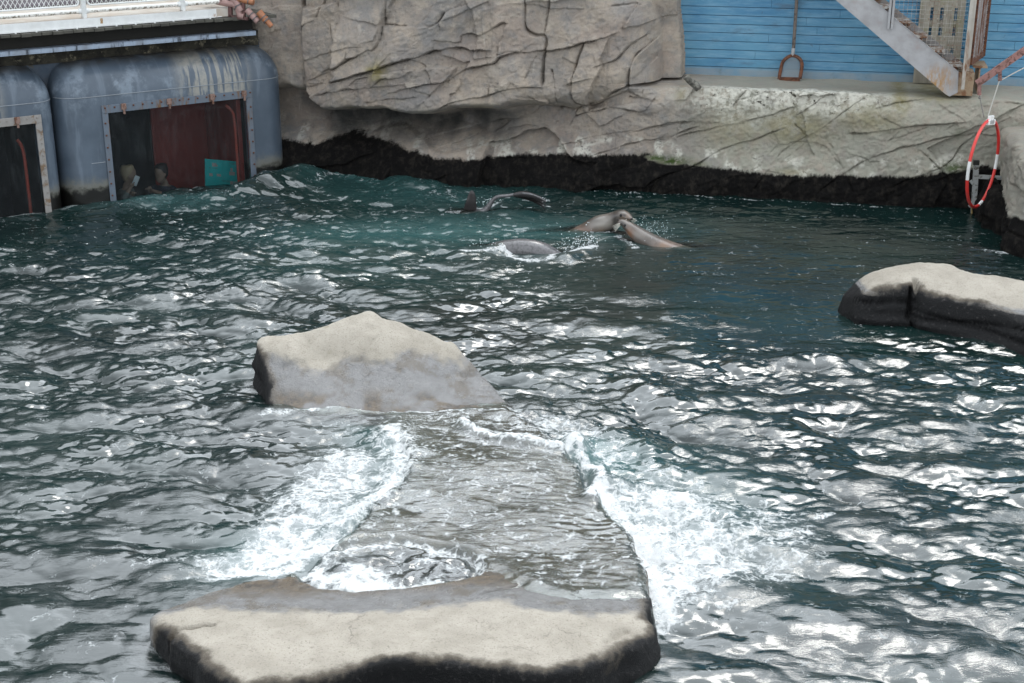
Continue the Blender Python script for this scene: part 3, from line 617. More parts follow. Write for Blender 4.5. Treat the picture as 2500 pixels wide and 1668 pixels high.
froot = thing('fence', T.P(-1, -.02, 2.55), 'white steel fence with diamond mesh panels along the deck edge', 'fence')
FN = -.03
posts = [T.hit(u, v, FN)[0] for u, v in ((205, 40), (446, 25))]; gap = posts[1]-posts[0]
posts = [posts[0]-2*gap, posts[0]-gap]+posts
pe = 2.05
mb = MB(); mb.tube([T.P(S0, FN, 2.645), T.P(1.6, FN, 2.645), T.P(2.1, FN-.05, 2.645)], .030, 12); mb.build('bottom_rail', grimy_m, froot)
mb = MB(); mb.tube([T.P(S0, FN, 3.65), T.P(2.1, FN, 3.65)], .03, 12); mb.build('top_rail', white_m, froot)
for s in posts:
    mb = MB(); tb(mb, s-.032, s+.032, FN+.045, FN-.02, 2.56, 3.7, .006); mb.tube([T.P(s-.07, FN, 2.645), T.P(s+.07, FN, 2.645)], .037, 12); tb(mb, s-.02, s+.02, FN+.05, FN-.05, 2.55, 2.6)
    mb.build('post', white_m, froot)
for i, s in enumerate(posts):
    a, b = s+.06, (posts[i+1]-.06 if i+1 < len(posts) else pe); z0, z1 = 2.72, 3.58; n0 = FN+.012
    if a > b: continue
    fr_ = MB(); r_ = .05; path = []
    for cx_, cz_, a0 in ((a+r_, z0+r_, 180), (b-r_, z0+r_, 270), (b-r_, z1-r_, 0), (a+r_, z1-r_, 90)):
        for k in range(6): q_ = R(a0+18*k); path.append(T.P(cx_+r_*math.cos(q_), n0, cz_+r_*math.sin(q_)))
    path.append(path[0]); path.append(path[1]); fr_.tube(path, .013, 6); fo = fr_.build('panel_frame', white_m, froot)
    ms = MB(); H_ = z1-z0; sl = .62; dx = .062       # wires lean: run .62 along for 1 up
    for sg in (1, -1):
        x = a-H_*sl*1.2
        while x < b+H_*sl*1.2:
            p0 = [x, z0]; p1 = [x+sg*H_*sl, z1]
            def clip(p0, p1):
                for lim, lo in ((a, True), (b, False)):
                    for P_, Q_ in ((p0, p1), (p1, p0)):
                        if (P_[0] < lim) == lo and P_[0] != lim:
                            if (Q_[0] < lim) == lo: return False
                            t_ = (lim-P_[0])/(Q_[0]-P_[0]); P_[1] += (Q_[1]-P_[1])*t_; P_[0] = lim
                return True
            if clip(p0, p1) and abs(p0[1]-p1[1]) > .02: ms.tube([T.P(p0[0], n0-.006+sg*.003, p0[1]), T.P(p1[0], n0-.006+sg*.003, p1[1])], .0042, 4, False)
            x += dx
    ms.build('mesh', white_m, fo)
# behind the fence: grey building, dark seats
grey_b = mat_paint('facade_render', (.10, .095, .09), None, .8, 2)
mb = MB(); tb(mb, -8.5, 3.2, -4.2, -4.5, 1.5, 9.5)  # raised far above view so the left water reflects dark
tag(mb.build('deck_building', grey_b, smooth=False), 'grey building wall behind the white fence on the deck, its unseen height added to darken water reflections', 'wall')
seat_cols = [(.02, .02, .025), (.05, .045, .05), (.16, .14, .16), (.22, .2, .23), (.13, .12, .12)]
lab = ['black seat block behind the fence at the far left', 'dark brown seat block behind the fence next to the black one', 'lilac-grey seat block behind the first white fence post', 'pale grey seat block behind the middle fence panel', 'dark grey seat block behind the right end of the fence']
for i, (s0, s1, ci) in enumerate(((-2.6, -1.5, 0), (-1.45, -.95, 1), (-.9, .35, 3), (.4, 1.3, 2), (1.35, 2.4, 4))):
    mb = MB(); tb(mb, s0, s1, -1.55, -2.2, 2.56, 3.02, .03); tb(mb, s0, s1, -2.1, -2.2, 3.02, 3.5, .03)
    tag(mb.build('seat_block', mat_paint('seat_%d' % i, seat_cols[ci], None, .7), smooth=False), lab[i], 'seat', 'seat blocks on the deck')
# ------------------------------------------------------------------ rocks in the pool
def P3(l): return np.array([G(u, v, z) for u, v, z in l])
def rbf(ctrl, X, Yv):
    """smooth height through control points (thin plate with a little ease)"""
    c = np.asarray(ctrl); n = len(c); d = np.linalg.norm(c[:, None, :2]-c[None, :, :2], axis=2)
    K = d**2*np.log(d+1e-6); A = np.zeros((n+3, n+3)); A[:n, :n] = K+np.eye(n)*.01; A[:n, n] = 1; A[:n, n+1:] = c[:, :2]; A[n, :n] = 1; A[n+1:, :n] = c[:, :2].T
    w_ = np.linalg.solve(A, np.concatenate([c[:, 2], [0, 0, 0]])); sh = X.shape; X = X.ravel(); Yv = Yv.ravel(); r = w_[n]+w_[n+1]*X+w_[n+2]*Yv
    for i in range(n):
        q_ = np.hypot(X-c[i, 0], Yv-c[i, 1]); r += w_[i]*q_**2*np.log(q_+1e-6)
    return r.reshape(sh)
rk = NT('wet_rock'); m = rk
dryc = m.mix(m.rng(m.noise(3.5, 6, .6), .35, .66), (.385, .35, .295), (.31, .28, .232))
dryc = m.mix(m.rng(m.noise(70, 5, .7), .54, .66, 0, .7), dryc, (.16, .14, .11))
dryc = m.mix(m.rng(m.noise(14, 6, .7), .60, .70, 0, .45), dryc, (.2, .175, .135))
dryc = m.mix(m.rng(m.noise(150, 2, .6), .62, .7, 0, .6), dryc, (.37, .345, .30))
dryc = m.mix(m.rng(m.noise(9, 6, .65, sc3=(.5, 1.6, 1)), .58, .72, 0, .4), dryc, (.24, .21, .17))
midc = m.mix(m.rng(m.noise(8, 6, .65), .35, .65), (.175, .171, .168), (.135, .132, .129))
midc = m.mix(m.rng(m.noise(4, 6, .65), .5, .64, 0, .55), midc, (.085, .06, .03))
drk = m.mix(m.rng(m.noise(30, 5, .7), .55, .72, 0, .8), (.009, .009, .0095), (.058, .054, .052))
brn = m.mix(m.rng(m.noise(9, 6, .7), .35, .62), (.030, .021, .012), (.105, .072, .038))
wv = m.math('ADD', m.attr('wet'), m.math('MULTIPLY_ADD', m.noise(7, 6, .65), .7, -.35))
wv2 = m.math('ADD', m.attr('wet'), m.math('MULTIPLY_ADD', m.noise(28, 5, .7), .34, -.17))
crv = m.n('ShaderNodeTexVoronoi', {'Vector': m.n('ShaderNodeVectorMath', {0: m.tc.outputs['Object'], 1: m.n('ShaderNodeVectorMath', {0: m.noise(4, 4, .6, out=1), 'Scale': .3}, operation='SCALE').outputs[0]}, operation='ADD').outputs[0], 'Scale': 2.1}, feature='DISTANCE_TO_EDGE').outputs['Distance']
crk = m.math('MULTIPLY', m.rng(crv, .014, .004), m.rng(m.noise(2.2, 3, .5), .56, .66))
dryc = m.mix(m.math('MULTIPLY', crk, .3), dryc, (.07, .06, .048))
dryc = m.mix(m.rng(m.noise(5, 6, .7), .60, .74, 0, .45), dryc, (.19, .165, .10))
c = m.mix(m.rng(wv, .16, .46), dryc, midc)
c = m.mix(m.attr('brown'), c, brn)
td = m.math('ADD', m.attr('tide'), m.math('MULTIPLY_ADD', m.noise(22, 6, .72), .5, -.25))
c = m.mix(m.rng(td, .08, .5), c, (.088, .073, .055))
bl = m.math('MAXIMUM', m.rng(wv2, .62, .80), m.rng(td, .42, .78))
c = m.mix(bl, c, drk)
rf = m.mix(m.rng(wv, .2, .5), (.8, .8, .8), (.2, .2, .2))
boulder_mat = m.pbr(c, m.mix(bl, rf, (.5, .5, .5)), m.bump(m.math('ADD', m.math('SUBTRACT', m.noise(30, 7, .7), m.math('MULTIPLY', crk, .4)), m.math('MULTIPLY', m.noise(120, 4, .65), .6)), .85, .014), spec=m.mix(bl, m.mix(m.rng(wv, .2, .5), (.4, .4, .4), (.9, .9, .9)), (.18, .18, .18)))

def make_rock(name, outline, ctrl, label, side, dry, darkline, und=.03, w_=.42, depth=1.1, bulge=.05, undercut=.0, seed=0, rnd=.16, brown=None, hollow=None, cracks=(), step=.0135, edge=None, side_z=.3, onz=.02):
    ol = cat_rom(P3(outline), 6, True); ct = P3(ctrl) if not isinstance(ctrl, np.ndarray) else ctrl
    ol[:, :2] += onz*np.stack([noise(v3(ol[:, 0]*5, ol[:, 1]*5), seed), noise(v3(ol[:, 0]*5, ol[:, 1]*5), seed+1)], 1)
    lo = ol[:, :2].min(0)-w_-.05; hi = ol[:, :2].max(0)+w_+.05
    x = np.arange(lo[0], hi[0], step); y = np.arange(lo[1], hi[1], step); X, Yv = np.meshgrid(x, y); sh = X.shape
    D = sdf(np.stack([X.ravel(), Yv.ravel()], 1), ol[:, :2]).reshape(sh); Ds = blur2(D, 3)
    gy, gx = np.gradient(Ds, step); gl_ = np.hypot(gx, gy)+1e-6; nx, ny = -gx/gl_, -gy/gl_
    zt = rbf(np.concatenate([ct, P3(outline)]), X, Yv)
    if hollow is not None: zt = hollow(X, Yv, zt)
    p = v3(X, Yv, 0)
    zt = zt+und*fbm(p*2.0, 4, .5, seed+3)+.009*fbm(p*11, 4, .55, seed+4)+.004*fbm(p*42, 3, .6, seed+5)
    for pl, wd, dp in cracks:
        q_ = cat_rom(P3(pl)[:, :2], 4); d_, _, e_ = seg_dist(np.stack([X.ravel()+.01*noise(p*20, 77).ravel(), Yv.ravel()+.01*noise(p*20, 78).ravel()], 1), q_)
        zt -= (dp*np.exp(-(d_/wd)**2)*np.where(e_, np.exp(-(d_/.03)**2), 1)).reshape(sh)
    # rounded brow inside the outline, steep side outside it
    bq = np.clip(1-D/rnd, 0, 1); z = zt-rnd*.55*(1-np.sqrt(np.clip(1-bq**2*.98, 0, 1)))*side(X, Yv)
    o_ = np.clip(-D/w_, 0, 1); z -= depth*o_**.9
    E_ = bulge*np.sin(np.pi*np.clip(o_*1.6, 0, 1))-undercut*sst(.1, .5, o_)+.05*fbm(v3(X*3, Yv*3, o_*3), 4, .55, seed+8)*np.minimum(o_*6, 1)
    stripe = .03*noise(v3(X*1.2, Yv*1.2, (z)*16), seed+9)*np.minimum(o_*5, 1)
    out_ = np.where(D < 0, -D, 0)
    X2 = X+nx*np.where(D < 0, E_+stripe-out_, 0); Y2 = Yv+ny*np.where(D < 0, E_+stripe-out_, 0)
    dr = sdf(np.stack([X2.ravel(), Y2.ravel()], 1), P3(dry)[:, :2]).reshape(sh)
    wet = sst(.12, -.12, dr)*.5; nzz = .05*fbm(v3(X2*6, Y2*6, z*6), 4, .6, seed+30)
    tide = np.zeros(sh)
    if edge is not None: tide = edge(X, Yv)*sst(.15, -.06, D+1.3*nzz)*sst(side_z+.12, side_z-.02, z+nzz)
    wet = np.maximum(wet, sst(*darkline, z)*1.); wet = np.maximum(wet, np.where(D < 0, sst(.0, .16, o_)*.9, 0)*(sst(darkline[1]+.35, darkline[1]+.05, z)))
    br = np.zeros(sh)
    if brown is not None: br = brown(X, Yv, z)
    o = grid_mesh(name, np.stack([X2, Y2, z], -1), boulder_mat, {'wet': wet, 'brown': br, 'tide': tide}, (D > -w_*1.0).ravel())
    return tag(o, label, 'rock')
one = lambda X, Yv: np.ones_like(X)
# middle rock: a sloping wedge with a peaked back rim
mid_out = [(627,833,.42),(640,822,.43),(694,816,.46),(773,798,.52),(847,773,.58),(904,754,.62),(936,768,.60),(978,781,.55),(1000,795,.50),(1073,821,.44),(1099,824,.42),(1121,846,.35),(1150,876,.26),(1185,914,.15),(1214,958,.06),(1240,992,-.02),(1180,1030,-.05),(1000,1040,-.06),(800,1035,-.06),(690,1020,-.05),(652,990,.0),(648,950,.12),(640,900,.25),(630,862,.36)]
mid_ctrl = [(900,870,.34),(750,870,.345),(1050,870,.32),(900,830,.46),(800,930,.18),(1000,930,.18),(900,980,.06),(720,940,.16),(1120,960,.07),(700,850,.41),(760,895,.24)]
mid_rock = make_rock('pool_rock', mid_out, mid_ctrl, 'pale flat-topped rock with a peaked back edge in the middle of the pool', one,
    [(600,800,.45),(904,700,.6),(1130,800,.45),(1125,866,.33),(1000,862,.34),(930,880,.32),(850,872,.33),(760,885,.31),(690,876,.33),(640,862,.36),(610,840,.4)], (.03, -.03), seed=20, edge=lambda X, Yv: sst(-1.95, -2.1, X), side_z=.34, rnd=.06, und=.02, undercut=.02,
    brown=lambda X, Yv, z: sst(.17, .05, z)*sst(-.1, .2, fbm(v3(X*4, Yv*6), 3, .5, 5))*.9, cracks=[([(860,880,.31),(930,884,.31),(985,893,.3)], .012, .02), ([(905,862,.34),(925,850,.36)], .01, .015), ([(690,916,.2),(745,905,.22)], .03, .025), ([(1130,915,.17),(1190,905,.17)], .03, .03)])
# front rock with the flooded slab behind it
fr_out = [(700,1000,-.06),(900,1000,-.02),(1100,990,.0),(1236,991,.0),(1300,1040,.04),(1370,1090,.06),(1418,1150,.06),(1452,1215,.07),(1520,1290,.10),(1556,1355,.14),(1575,1420,.19),(1590,1480,.24),(1601,1530,.21),(1588,1562,.20),(1545,1580,.22),(1490,1604,.25),(1430,1622,.27),(1345,1640,.29),(1270,1644,.30),(1215,1634,.30),(1150,1622,.30),(1070,1612,.30),(960,1614,.29),(880,1634,.28),(800,1652,.27),(670,1672,.26),(560,1664,.25),(490,1634,.23),(440,1592,.21),(405,1562,.19),(384,1520,.17),(377,1496,.16),(410,1480,.14),(480,1460,.12),(580,1432,.10),(680,1405,.10),(760,1372,.09),(820,1335,.07),(890,1270,.05),(960,1200,.04),(990,1140,.03),(975,1080,.02),(880,1040,-.04),(760,1020,-.06)]
fr_ctrl = [(1200,1130,.07),(1300,1200,.07),(1400,1300,.095),(1100,1200,.055),(1050,1300,.055),(1250,1320,.085),(1450,1400,.145),(1300,1400,.135),(1250,1440,.20),(1400,1465,.205),(1530,1460,.205),(1480,1530,.27),(1300,1530,.29),(1100,1530,.28),(900,1540,.27),(700,1560,.27),(550,1560,.24),(480,1500,.19),(650,1490,.20),(1200,1470,.24),(1000,1492,.23),(850,1490,.21),(1110,1060,.035),(1000,1000,.0),(690,1440,.13)]
pit_poly = P3([(735,1420,.0),(790,1375,.0),(870,1352,.0),(960,1342,.0),(1060,1358,.0),(1140,1380,.0),(1172,1410,.0),(1158,1445,.0),(1080,1466,.0),(980,1476,.0),(880,1478,.0),(790,1474,.0),(748,1452,.0)])[:, :2]
def hollow(X, Yv, zt):
    d = sdf(np.stack([X.ravel(), Yv.ravel()], 1), pit_poly).reshape(X.shape)
    return zt-(zt+.06)*sst(-.07, .07, d)
front_rock = make_rock('pool_rock', fr_out, fr_ctrl, 'broad pale rock in the foreground with water pouring over its flooded back slab', lambda X, Yv: np.interp(Yv, [7.9, 8.6], [1., .35]),
    [(395,1505,.18),(470,1490,.18),(560,1496,.2),(690,1503,.21),(850,1497,.22),(1000,1494,.23),(1130,1482,.24),(1210,1465,.25),(1290,1492,.27),(1420,1505,.27),(1540,1500,.25),(1600,1500,.24),(1640,1600,.24),(1400,1720,.28),(1000,1720,.29),(560,1740,.25),(400,1640,.23),(350,1540,.2)], (.05, -.04), seed=40, onz=.045, edge=lambda X, Yv: np.maximum(sst(8.02, 7.85, Yv), sst(.62, .8, X)*sst(8.6, 8.3, Yv)), side_z=.42, rnd=.08, und=.03, bulge=.02, undercut=.08, hollow=hollow,
    brown=lambda X, Yv, z: np.maximum(sst(8.25, 8.55, Yv)*.95, sst(.3, 0, np.hypot((X+1.45)/1.1, (Yv-8.42)/.8))*.9), cracks=[([(405,1562,.19),(440,1540,.2),(520,1530,.22)], .014, .05), ([(400,1562,.19),(430,1548,.2)], .02, .06), ([(1480,1565,.26),(1530,1535,.25)], .02, .025), ([(1180,1448,.22),(1230,1440,.2),(1280,1425,.18)], .02, .05), ([(640,1545,.24),(740,1520,.23)], .008, .006)])
# right boulder
rb_out = [(2057,726,.18),(2064,708,.24),(2122,664,.42),(2181,648,.47),(2257,639,.50),(2319,645,.50),(2349,658,.48),(2398,667,.46),(2449,673,.45),(2500,682,.44),(2600,700,.42),(2720,740,.38),(2740,800,.25),(2660,850,.2),(2560,812,.25),(2480,775,.30),(2400,748,.34),(2330,735,.36),(2270,718,.38),(2230,704,.40),(2180,706,.39),(2110,716,.33),(2072,730,.20)]
rb_ctrl = [(2200,680,.46),(2300,690,.46),(2400,710,.43),(2500,730,.41),(2130,690,.40),(2620,770,.36)]
right_rock = make_rock('pool_rock', rb_out, rb_ctrl, 'rounded pale boulder with a black cracked side, cut by the right edge', one,
    [(2072,700,.27),(2122,640,.5),(2257,600,.5),(2500,640,.5),(2800,680,.4),(2800,900,.3),(2640,900,.3),(2480,850,.33),(2335,800,.37),(2230,780,.42),(2130,790,.38),(2060,770,.35)], (.40, .27), seed=60, edge=lambda X, Yv: sst(14.55, 14.4, Yv), side_z=.44, rnd=.09, und=.02, bulge=.10, undercut=-.08, depth=1.0, w_=.5,
    cracks=[([(2233,688,.43),(2236,702,.41),(2240,722,.3)], .018, .10), ([(2180,668,.46),(2260,664,.47),(2330,666,.46)], .008, .006)])
# vertical cleft and beds on its dark side are carved by moving the side inwards
me = right_rock.data; V = np.empty(len(me.vertices)*3, np.float32); me.vertices.foreach_get('co', V); V = V.reshape(-1, 3)
cl_ = G(2240, 770, .2); dcl = np.abs(V[:, 0]-cl_[0]+.03*(V[:, 2]-.2)+.01*noise(v3(V[:, 2]*14, V[:, 0]*0)))
sidem = (V[:, 1] < 14.45)*sst(.44, .34, V[:, 2])
V[:, 1] += sidem*.11*np.exp(-(dcl/.02)**2)
for zb_, sl_ in ((.26, .05), (.10, .10), (.19, -.12)):
    V[:, 1] += sidem*.05*np.exp(-((V[:, 2]-zb_-sl_*(V[:, 0]-cl_[0]))/.014)**2)*(np.sign(zb_-.2)*(V[:, 0]-cl_[0]) < .05)
me.vertices.foreach_set('co', V.reshape(-1)); me.update()
# corner rocks at the right end of the ledge
cr_out = [(2330,262,1.5),(2400,250,1.52),(2480,240,1.52),(2620,240,1.5),(2700,300,1.45),(2720,420,1.3),(2640,470,1.15),(2540,440,1.2),(2480,400,1.27),(2440,370,1.33),(2425,330,1.4),(2400,300,1.46)]
A_ = lambda x, y, z: (x, y, z)
def make_wall_rock(name, ol, ztop, label, seed, wet_z):
    """upright rock: a ring loft with carved sides"""
    ol = cat_rom(np.array(ol, float), 14, True); n = len(ol); zs = np.concatenate([np.linspace(-.8, ztop-.1, 100), ztop-.1+.1*np.sin(np.linspace(.05, math.pi/2, 10))])
    c = ol.mean(0); P = np.zeros((len(zs)+6, n, 3)); tang = np.roll(ol, -1, 0)-np.roll(ol, 1, 0); nrm = np.stack([tang[:, 1], -tang[:, 0]], 1); nrm /= np.linalg.norm(nrm, axis=1)[:, None]
    for i, z in enumerate(zs):
        ins = .1*(1-math.sqrt(max(0, 1-min(1, max(0, (z-ztop+.1)/.1))**2)))
        fl = .10*(1-sst(-.1, .5, z))
        p = v3(ol[:, 0]*1.6, ol[:, 1]*1.6, z*1.9); d = .12*fbm(p, 4, .55, seed)+.05*np.round(2*noise(p*1.7, seed+4))/2+.02*fbm(p*6, 3, .5, seed+7)-.07*np.exp(-(noise(p*1.1+3, seed+9)/.05)**2)
        P[i, :, :2] = ol+nrm*(d+fl-ins)[:, None]; P[i, :, 2] = z+.03*noise(p*.8, seed+2)
    for k in range(6):
        t_ = (k+1)/6; P[len(zs)+k, :, :2] = P[len(zs)-1, :, :2]*(1-t_)+c*t_; P[len(zs)+k, :, 2] = ztop+.02*noise(v3(P[len(zs)+k, :, 0]*3, P[len(zs)+k, :, 1]*3), seed)
    P = np.concatenate([P, P[:, :1]], 1)
    wet_ = sst(wet_z+.1, wet_z-.05, P[..., 2]+.1*noise(v3(P[..., 0]*5, P[..., 1]*5, P[..., 2]*2), seed+1)); z0 = np.zeros_like(wet_)
    o = grid_mesh(name, P, rock_mat, {'wet': wet_, 'moss': z0, 'yel': z0, 'pale': z0+.0, 'ledge': z0+.7})
    return tag(o, label, 'rock')
make_wall_rock('corner_rock', [(6.62,19.0),(6.5,18.4),(6.36,17.8),(6.28,17.2),(6.4,16.8),(7.2,16.5),(8.6,16.4),(9.6,17.2),(9.6,19.2),(8.2,19.9),(7.0,19.75)], 1.16, 'craggy grey corner rock at the right edge behind the red and white hoop', 81, .40)
make_wall_rock('corner_rock', [(6.42,18.95),(6.34,18.5),(6.3,18.1),(6.42,17.95),(6.6,18.3),(6.62,18.9)], .5, 'narrow dark wet rock fin against the corner rock', 97, .55)

# ------------------------------------------------------------------ things on the ledge
def Wp(u, v, n): return W.px(u, v, n)
wood_grey = NT('grey_wood'); m = wood_grey
c = m.mix(m.rng(m.noise(9, 5, .65, sc3=(1, 1, .12)), .3, .7), (.36, .33, .27), (.21, .19, .15)); c = m.mix(m.rng(m.noise(3, 4, .6), .5, .66, 0, .5), c, (.22, .21, .10))
wood_grey = m.pbr(c, .8, m.bump(m.noise(40, 4, .6, sc3=(1, 1, .15)), .4, .005))
handle_m = mat_paint('worn_handle', (.17, .14, .12), (.07, .05, .04), .7, 10, .3)
net_m = NT('net_cord'); net_m = net_m.pbr(net_m.mix(net_m.noise(60), (.30, .34, .36), (.20, .23, .25)), .7)
steel_m = mat_paint('galvanised', (.36, .36, .365), (.30, .16, .06), .45, 2.2, .05, dirt=(.22, .19, .17), dirtamt=.5)
m = NT('galvanised_rusting'); c = m.mix(m.rng(m.noise(3, 5, .6), .35, .68), (.42, .415, .42), (.30, .29, .29))
c = m.mix(m.rng(m.noise(6, 6, .7), .55, .7, 0, .35), c, (.40, .30, .27))
rc = W.px(2290, 195, -.2); dd = m.n('ShaderNodeVectorMath', {0: m.tc.outputs['Object'], 1: tuple(rc-W.px(2320, 232, -.2))}, operation='DISTANCE').outputs['Value']
c = m.mix(m.math('MULTIPLY', m.rng(dd, .30, .05), m.rng(m.noise(9, 6, .7, sc3=(2, 2, .6)), .35, .6)), c, (.40, .22, .075))
string_m = m.pbr(c, m.rng(m.noise(5, 5), .3, .7, .42, .65), m.bump(m.noise(30, 5, .6), .2, .006), .25)
# landing net leaning on the plank wall
nb = W.px(1929, 194, -1.02); nroot = thing('landing_net', nb, 'long-handled landing net with rusty arched frame leaning on the blue wall', 'net')
a = W.px(1902, 193, -1.02); b = W.px(1953, 194, -1.02)
arch = [W.px(1902, 193, -1.02), W.px(1905, 175, -1.05), W.px(1911, 152, -1.09), W.px(1923, 140, -1.11), W.px(1936, 136, -1.12), W.px(1949, 141, -1.11), W.px(1957, 152, -1.09), W.px(1957.5, 166, -1.06), W.px(1953, 193, -1.02)]
ar = cat_rom(arch, 5); mb = MB(); mb.tube(ar, .026, 8); mb.bar(a, b, .05, .055); mb.build('frame', rust_mat, nroot)
mb = MB()
ps = np.array([W.loc(q_[None, :2])[0][0] for q_ in ar]); pz = ar[:, 2]; pn = np.array([W.loc(q_[None, :2])[1][0] for q_ in ar]); poly2 = np.stack([ps, pz], 1)
def net_pt(s, z): return W.P(s, np.interp(z, [pz.min(), pz.max()], [-1.02, -1.12])-.03*math.sin(math.pi*np.clip((z-pz.min())/(pz.max()-pz.min()), 0, 1)), z)
for sg in (1, -1):
    for k in np.arange(-1.2, 1.2, .021):
        run = []; 
        for t_ in np.linspace(0, 1, 36):
            z = pz.min()+t_*(pz.max()-pz.min()); s = ps.mean()+k+sg*(t_-.5)*.20
            if inside(np.array([[s, z]]), poly2)[0]: run.append(net_pt(s, z))
        if len(run) > 2: mb.tube(run[::3]+[run[-1]], .0042, 4, False)
mb.build('netting', net_m, nroot)
mb = MB(); top = W.px(1949, -60, -1.215); h0 = W.px(1937, 122, -1.14); mb.tube([h0, h0*.6+top*.4, top], .024, 10); mb.build('handle', handle_m, nroot)
mb = MB(); mb.tube([W.px(1935, 137, -1.12), W.px(1937, 118, -1.14)], .027, 10); mb.tube([W.px(1935, 134, -1.105), W.px(1936, 127, -1.11)], .018, 8); mb.build('socket', steel_m, nroot)
# stair
sroot = thing('staircase', W.px(2320, 235, -.2), 'galvanised steel staircase with mesh side panel rising left in front of the blue wall', 'stair')
FNs, BNs = -.2, -.6
lo0, lo1 = np.array(W.hit(2040, 0, FNs)), np.array(W.hit(2308, 230, FNs)); up0_, up1 = np.array(W.hit(2125, 0, FNs)), np.array(W.hit(2340, 177, FNs))
dv = (lo1-lo0)/np.linalg.norm(lo1-lo0); ext = 1.9
foot = np.array(W.hit(2338, 226, FNs)); foot2 = np.array(W.hit(2318, 236, FNs))
prof = [lo0-dv*ext, lo1, foot2, foot, up1, up0_-dv*ext]
def extr(mb, pr, n0, n1):
    k = len(pr); vs = [W.P(s, n0, z) for s, z in pr]+[W.P(s, n1, z) for s, z in pr]
    fs = [tuple(range(k)), tuple(range(k, 2*k))[::-1]]+[(i, i+k, (i+1) % k+k, (i+1) % k) for i in range(k)]; mb.add(vs, fs); return mb
mb = extr(MB(), prof, FNs, FNs-.012)
e0, e1 = np.array(prof[5]), np.array(prof[4]); mb.bar(W.P(e0[0], FNs-.03, e0[1]+.004), W.P(e1[0], FNs-.03, e1[1]+.004), .075, .008)
mb.build('stringer', string_m, sroot, smooth=False)
bk0, bk1 = np.array([8.525, 2.648]), np.array([9.493, 1.927]); bd_ = (bk1-bk0)/np.linalg.norm(bk1-bk0); mb = extr(MB(), [bk0-bd_*2.2, bk1+bd_*.25, bk1+bd_*.25-[0, .3], bk0-bd_*2.2-[0, .3]][::-1], BNs, BNs-.012); mb.build('stringer', mat_paint('inner_stringer', (.25, .24, .235), (.2, .1, .05), .6, 4, .3), sroot, smooth=False)
dirn = (up1-up0_)/np.linalg.norm(up1-up0_); slope = dirn[1]/dirn[0]
tread_m = mat_paint('tread_steel', (.42, .41, .38), (.2, .09, .04), .6, 6, .6)
for k in range(10):
    z = 1.92+.187*k; s = 9.394-.248*k+.09
    mb = MB(); wbox(mb, s-.25, s+.03, FNs-.014, BNs+.002, z-.03, z, .004); wbox(mb, s+.01, s+.03, FNs-.014, BNs+.002, z-.055, z-.03); wbox(mb, s-.25, s-.23, FNs-.014, BNs+.002, z-.075, z-.03)
    mb.build('tread', tread_m, sroot, smooth=False)
    mb = MB(); wbox(mb, s-.06, s-.045, FNs-.03, BNs+.02, z-.155, z-.031); mb.build('riser_plate', rust_mat, sroot, smooth=False)
bolt_s = MB(); bolt_s.tube([np.zeros(3), W.n*.014], .014, 8)
bo = None
for u, v in ((2101, 22), (2134, 22), (2145, 58), (2177, 58), (2189, 94), (2222, 95), (2233, 131), (2267, 132), (2277, 169), (2311, 169), (2323, 206)):
    if bo is None: bo = bolt_s.build('bolt', steel_m, sroot)
    else:
        b2 = bo.copy(); C.objects.link(b2); bo = b2
    q_ = W.px(u, v, FNs+.001)-W.px(2320, 235, -.2); bo.location = [float(x) for x in q_]
def post(u0, v0, u1, v1, n, w_, mt, nm='post', up=1.2):
    p0 = W.px(u0, v0, n); p1 = W.px(u1, v1, n); p1 = p0+(p1-p0)*up; mb = MB(); mb.bar(p0, p1, w_, .045, W.n); return mb.build(nm, mt, sroot, smooth=False)
mb = MB(); s0 = W.hit(2166, 68, -.16)[0]; s1 = W.hit(2176, 68, -.16)[0]; zb0 = W.hit(2166, 70, -.16)[1]
wbox(mb, s0, s0+.03, -.12, -.19, zb0, 3.9); wbox(mb, s1-.01, s1+.02, -.12, -.19, zb0, 3.9); wbox(mb, s0, s1+.02, -.175, -.19, zb0, 3.9); mb.build('post', steel_m, sroot, smooth=False)
mb = MB(); a = W.hit(2345, 217, -.15); b = W.hit(2356, 217, -.15); wbox(mb, a[0], a[0]+.045, -.10, -.15, a[1], 3.2); wbox(mb, a[0]+.047, a[0]+.085, -.13, -.142, a[1]+.25, 3.2); mb.build('post', mat_paint('pale_post', (.46, .43, .38), (.26, .12, .05), .5, 4, .3, streak=True), sroot, smooth=False)
# welded mesh panel along the flight
mb = MB(); pn_ = -.165; sa, sb = s1+.02, a[0]-.01
def zlow_(s): return e1[1]+(s-e1[0])*slope+.02
for s in np.arange(sa, sb, .0575): mb.tube([W.P(s, pn_, max(zlow_(s), 1.7)), W.P(s, pn_, 3.6)], .0022, 4, False)
for z in np.arange(1.9, 3.6, .0575):
    s_l = max(sa, e1[0]+(z-.02-e1[1])/slope)
    if s_l < sb: mb.tube([W.P(s_l, pn_+.005, z), W.P(sb, pn_+.005, z)], .0022, 4, False)
mb.build('mesh_panel', mat_paint('mesh_wire', (.42, .40, .36), (.25, .12, .06), .5, 5, .45), sroot)
mb = MB(); tan_m = mat_paint('tan_steel', (.34, .24, .15), (.24, .11, .05), .6, 5, .4); f0 = W.hit(2328, 190, FNs)
wbox(mb, a[0]-.12, a[0]+.17, FNs-.02, BNs, 1.50, 1.82, .006); mb.build('base_box', tan_m, sroot, smooth=False)
mb = MB(); wbox(mb, a[0]+.172, a[0]+.36, -.5, -1.05, 1.84, 1.865, .004); wbox(mb, a[0]+.25, a[0]+.27, -.5, -1.05, 1.5, 1.84); mb.build('landing_plate', tan_m, sroot, smooth=False)
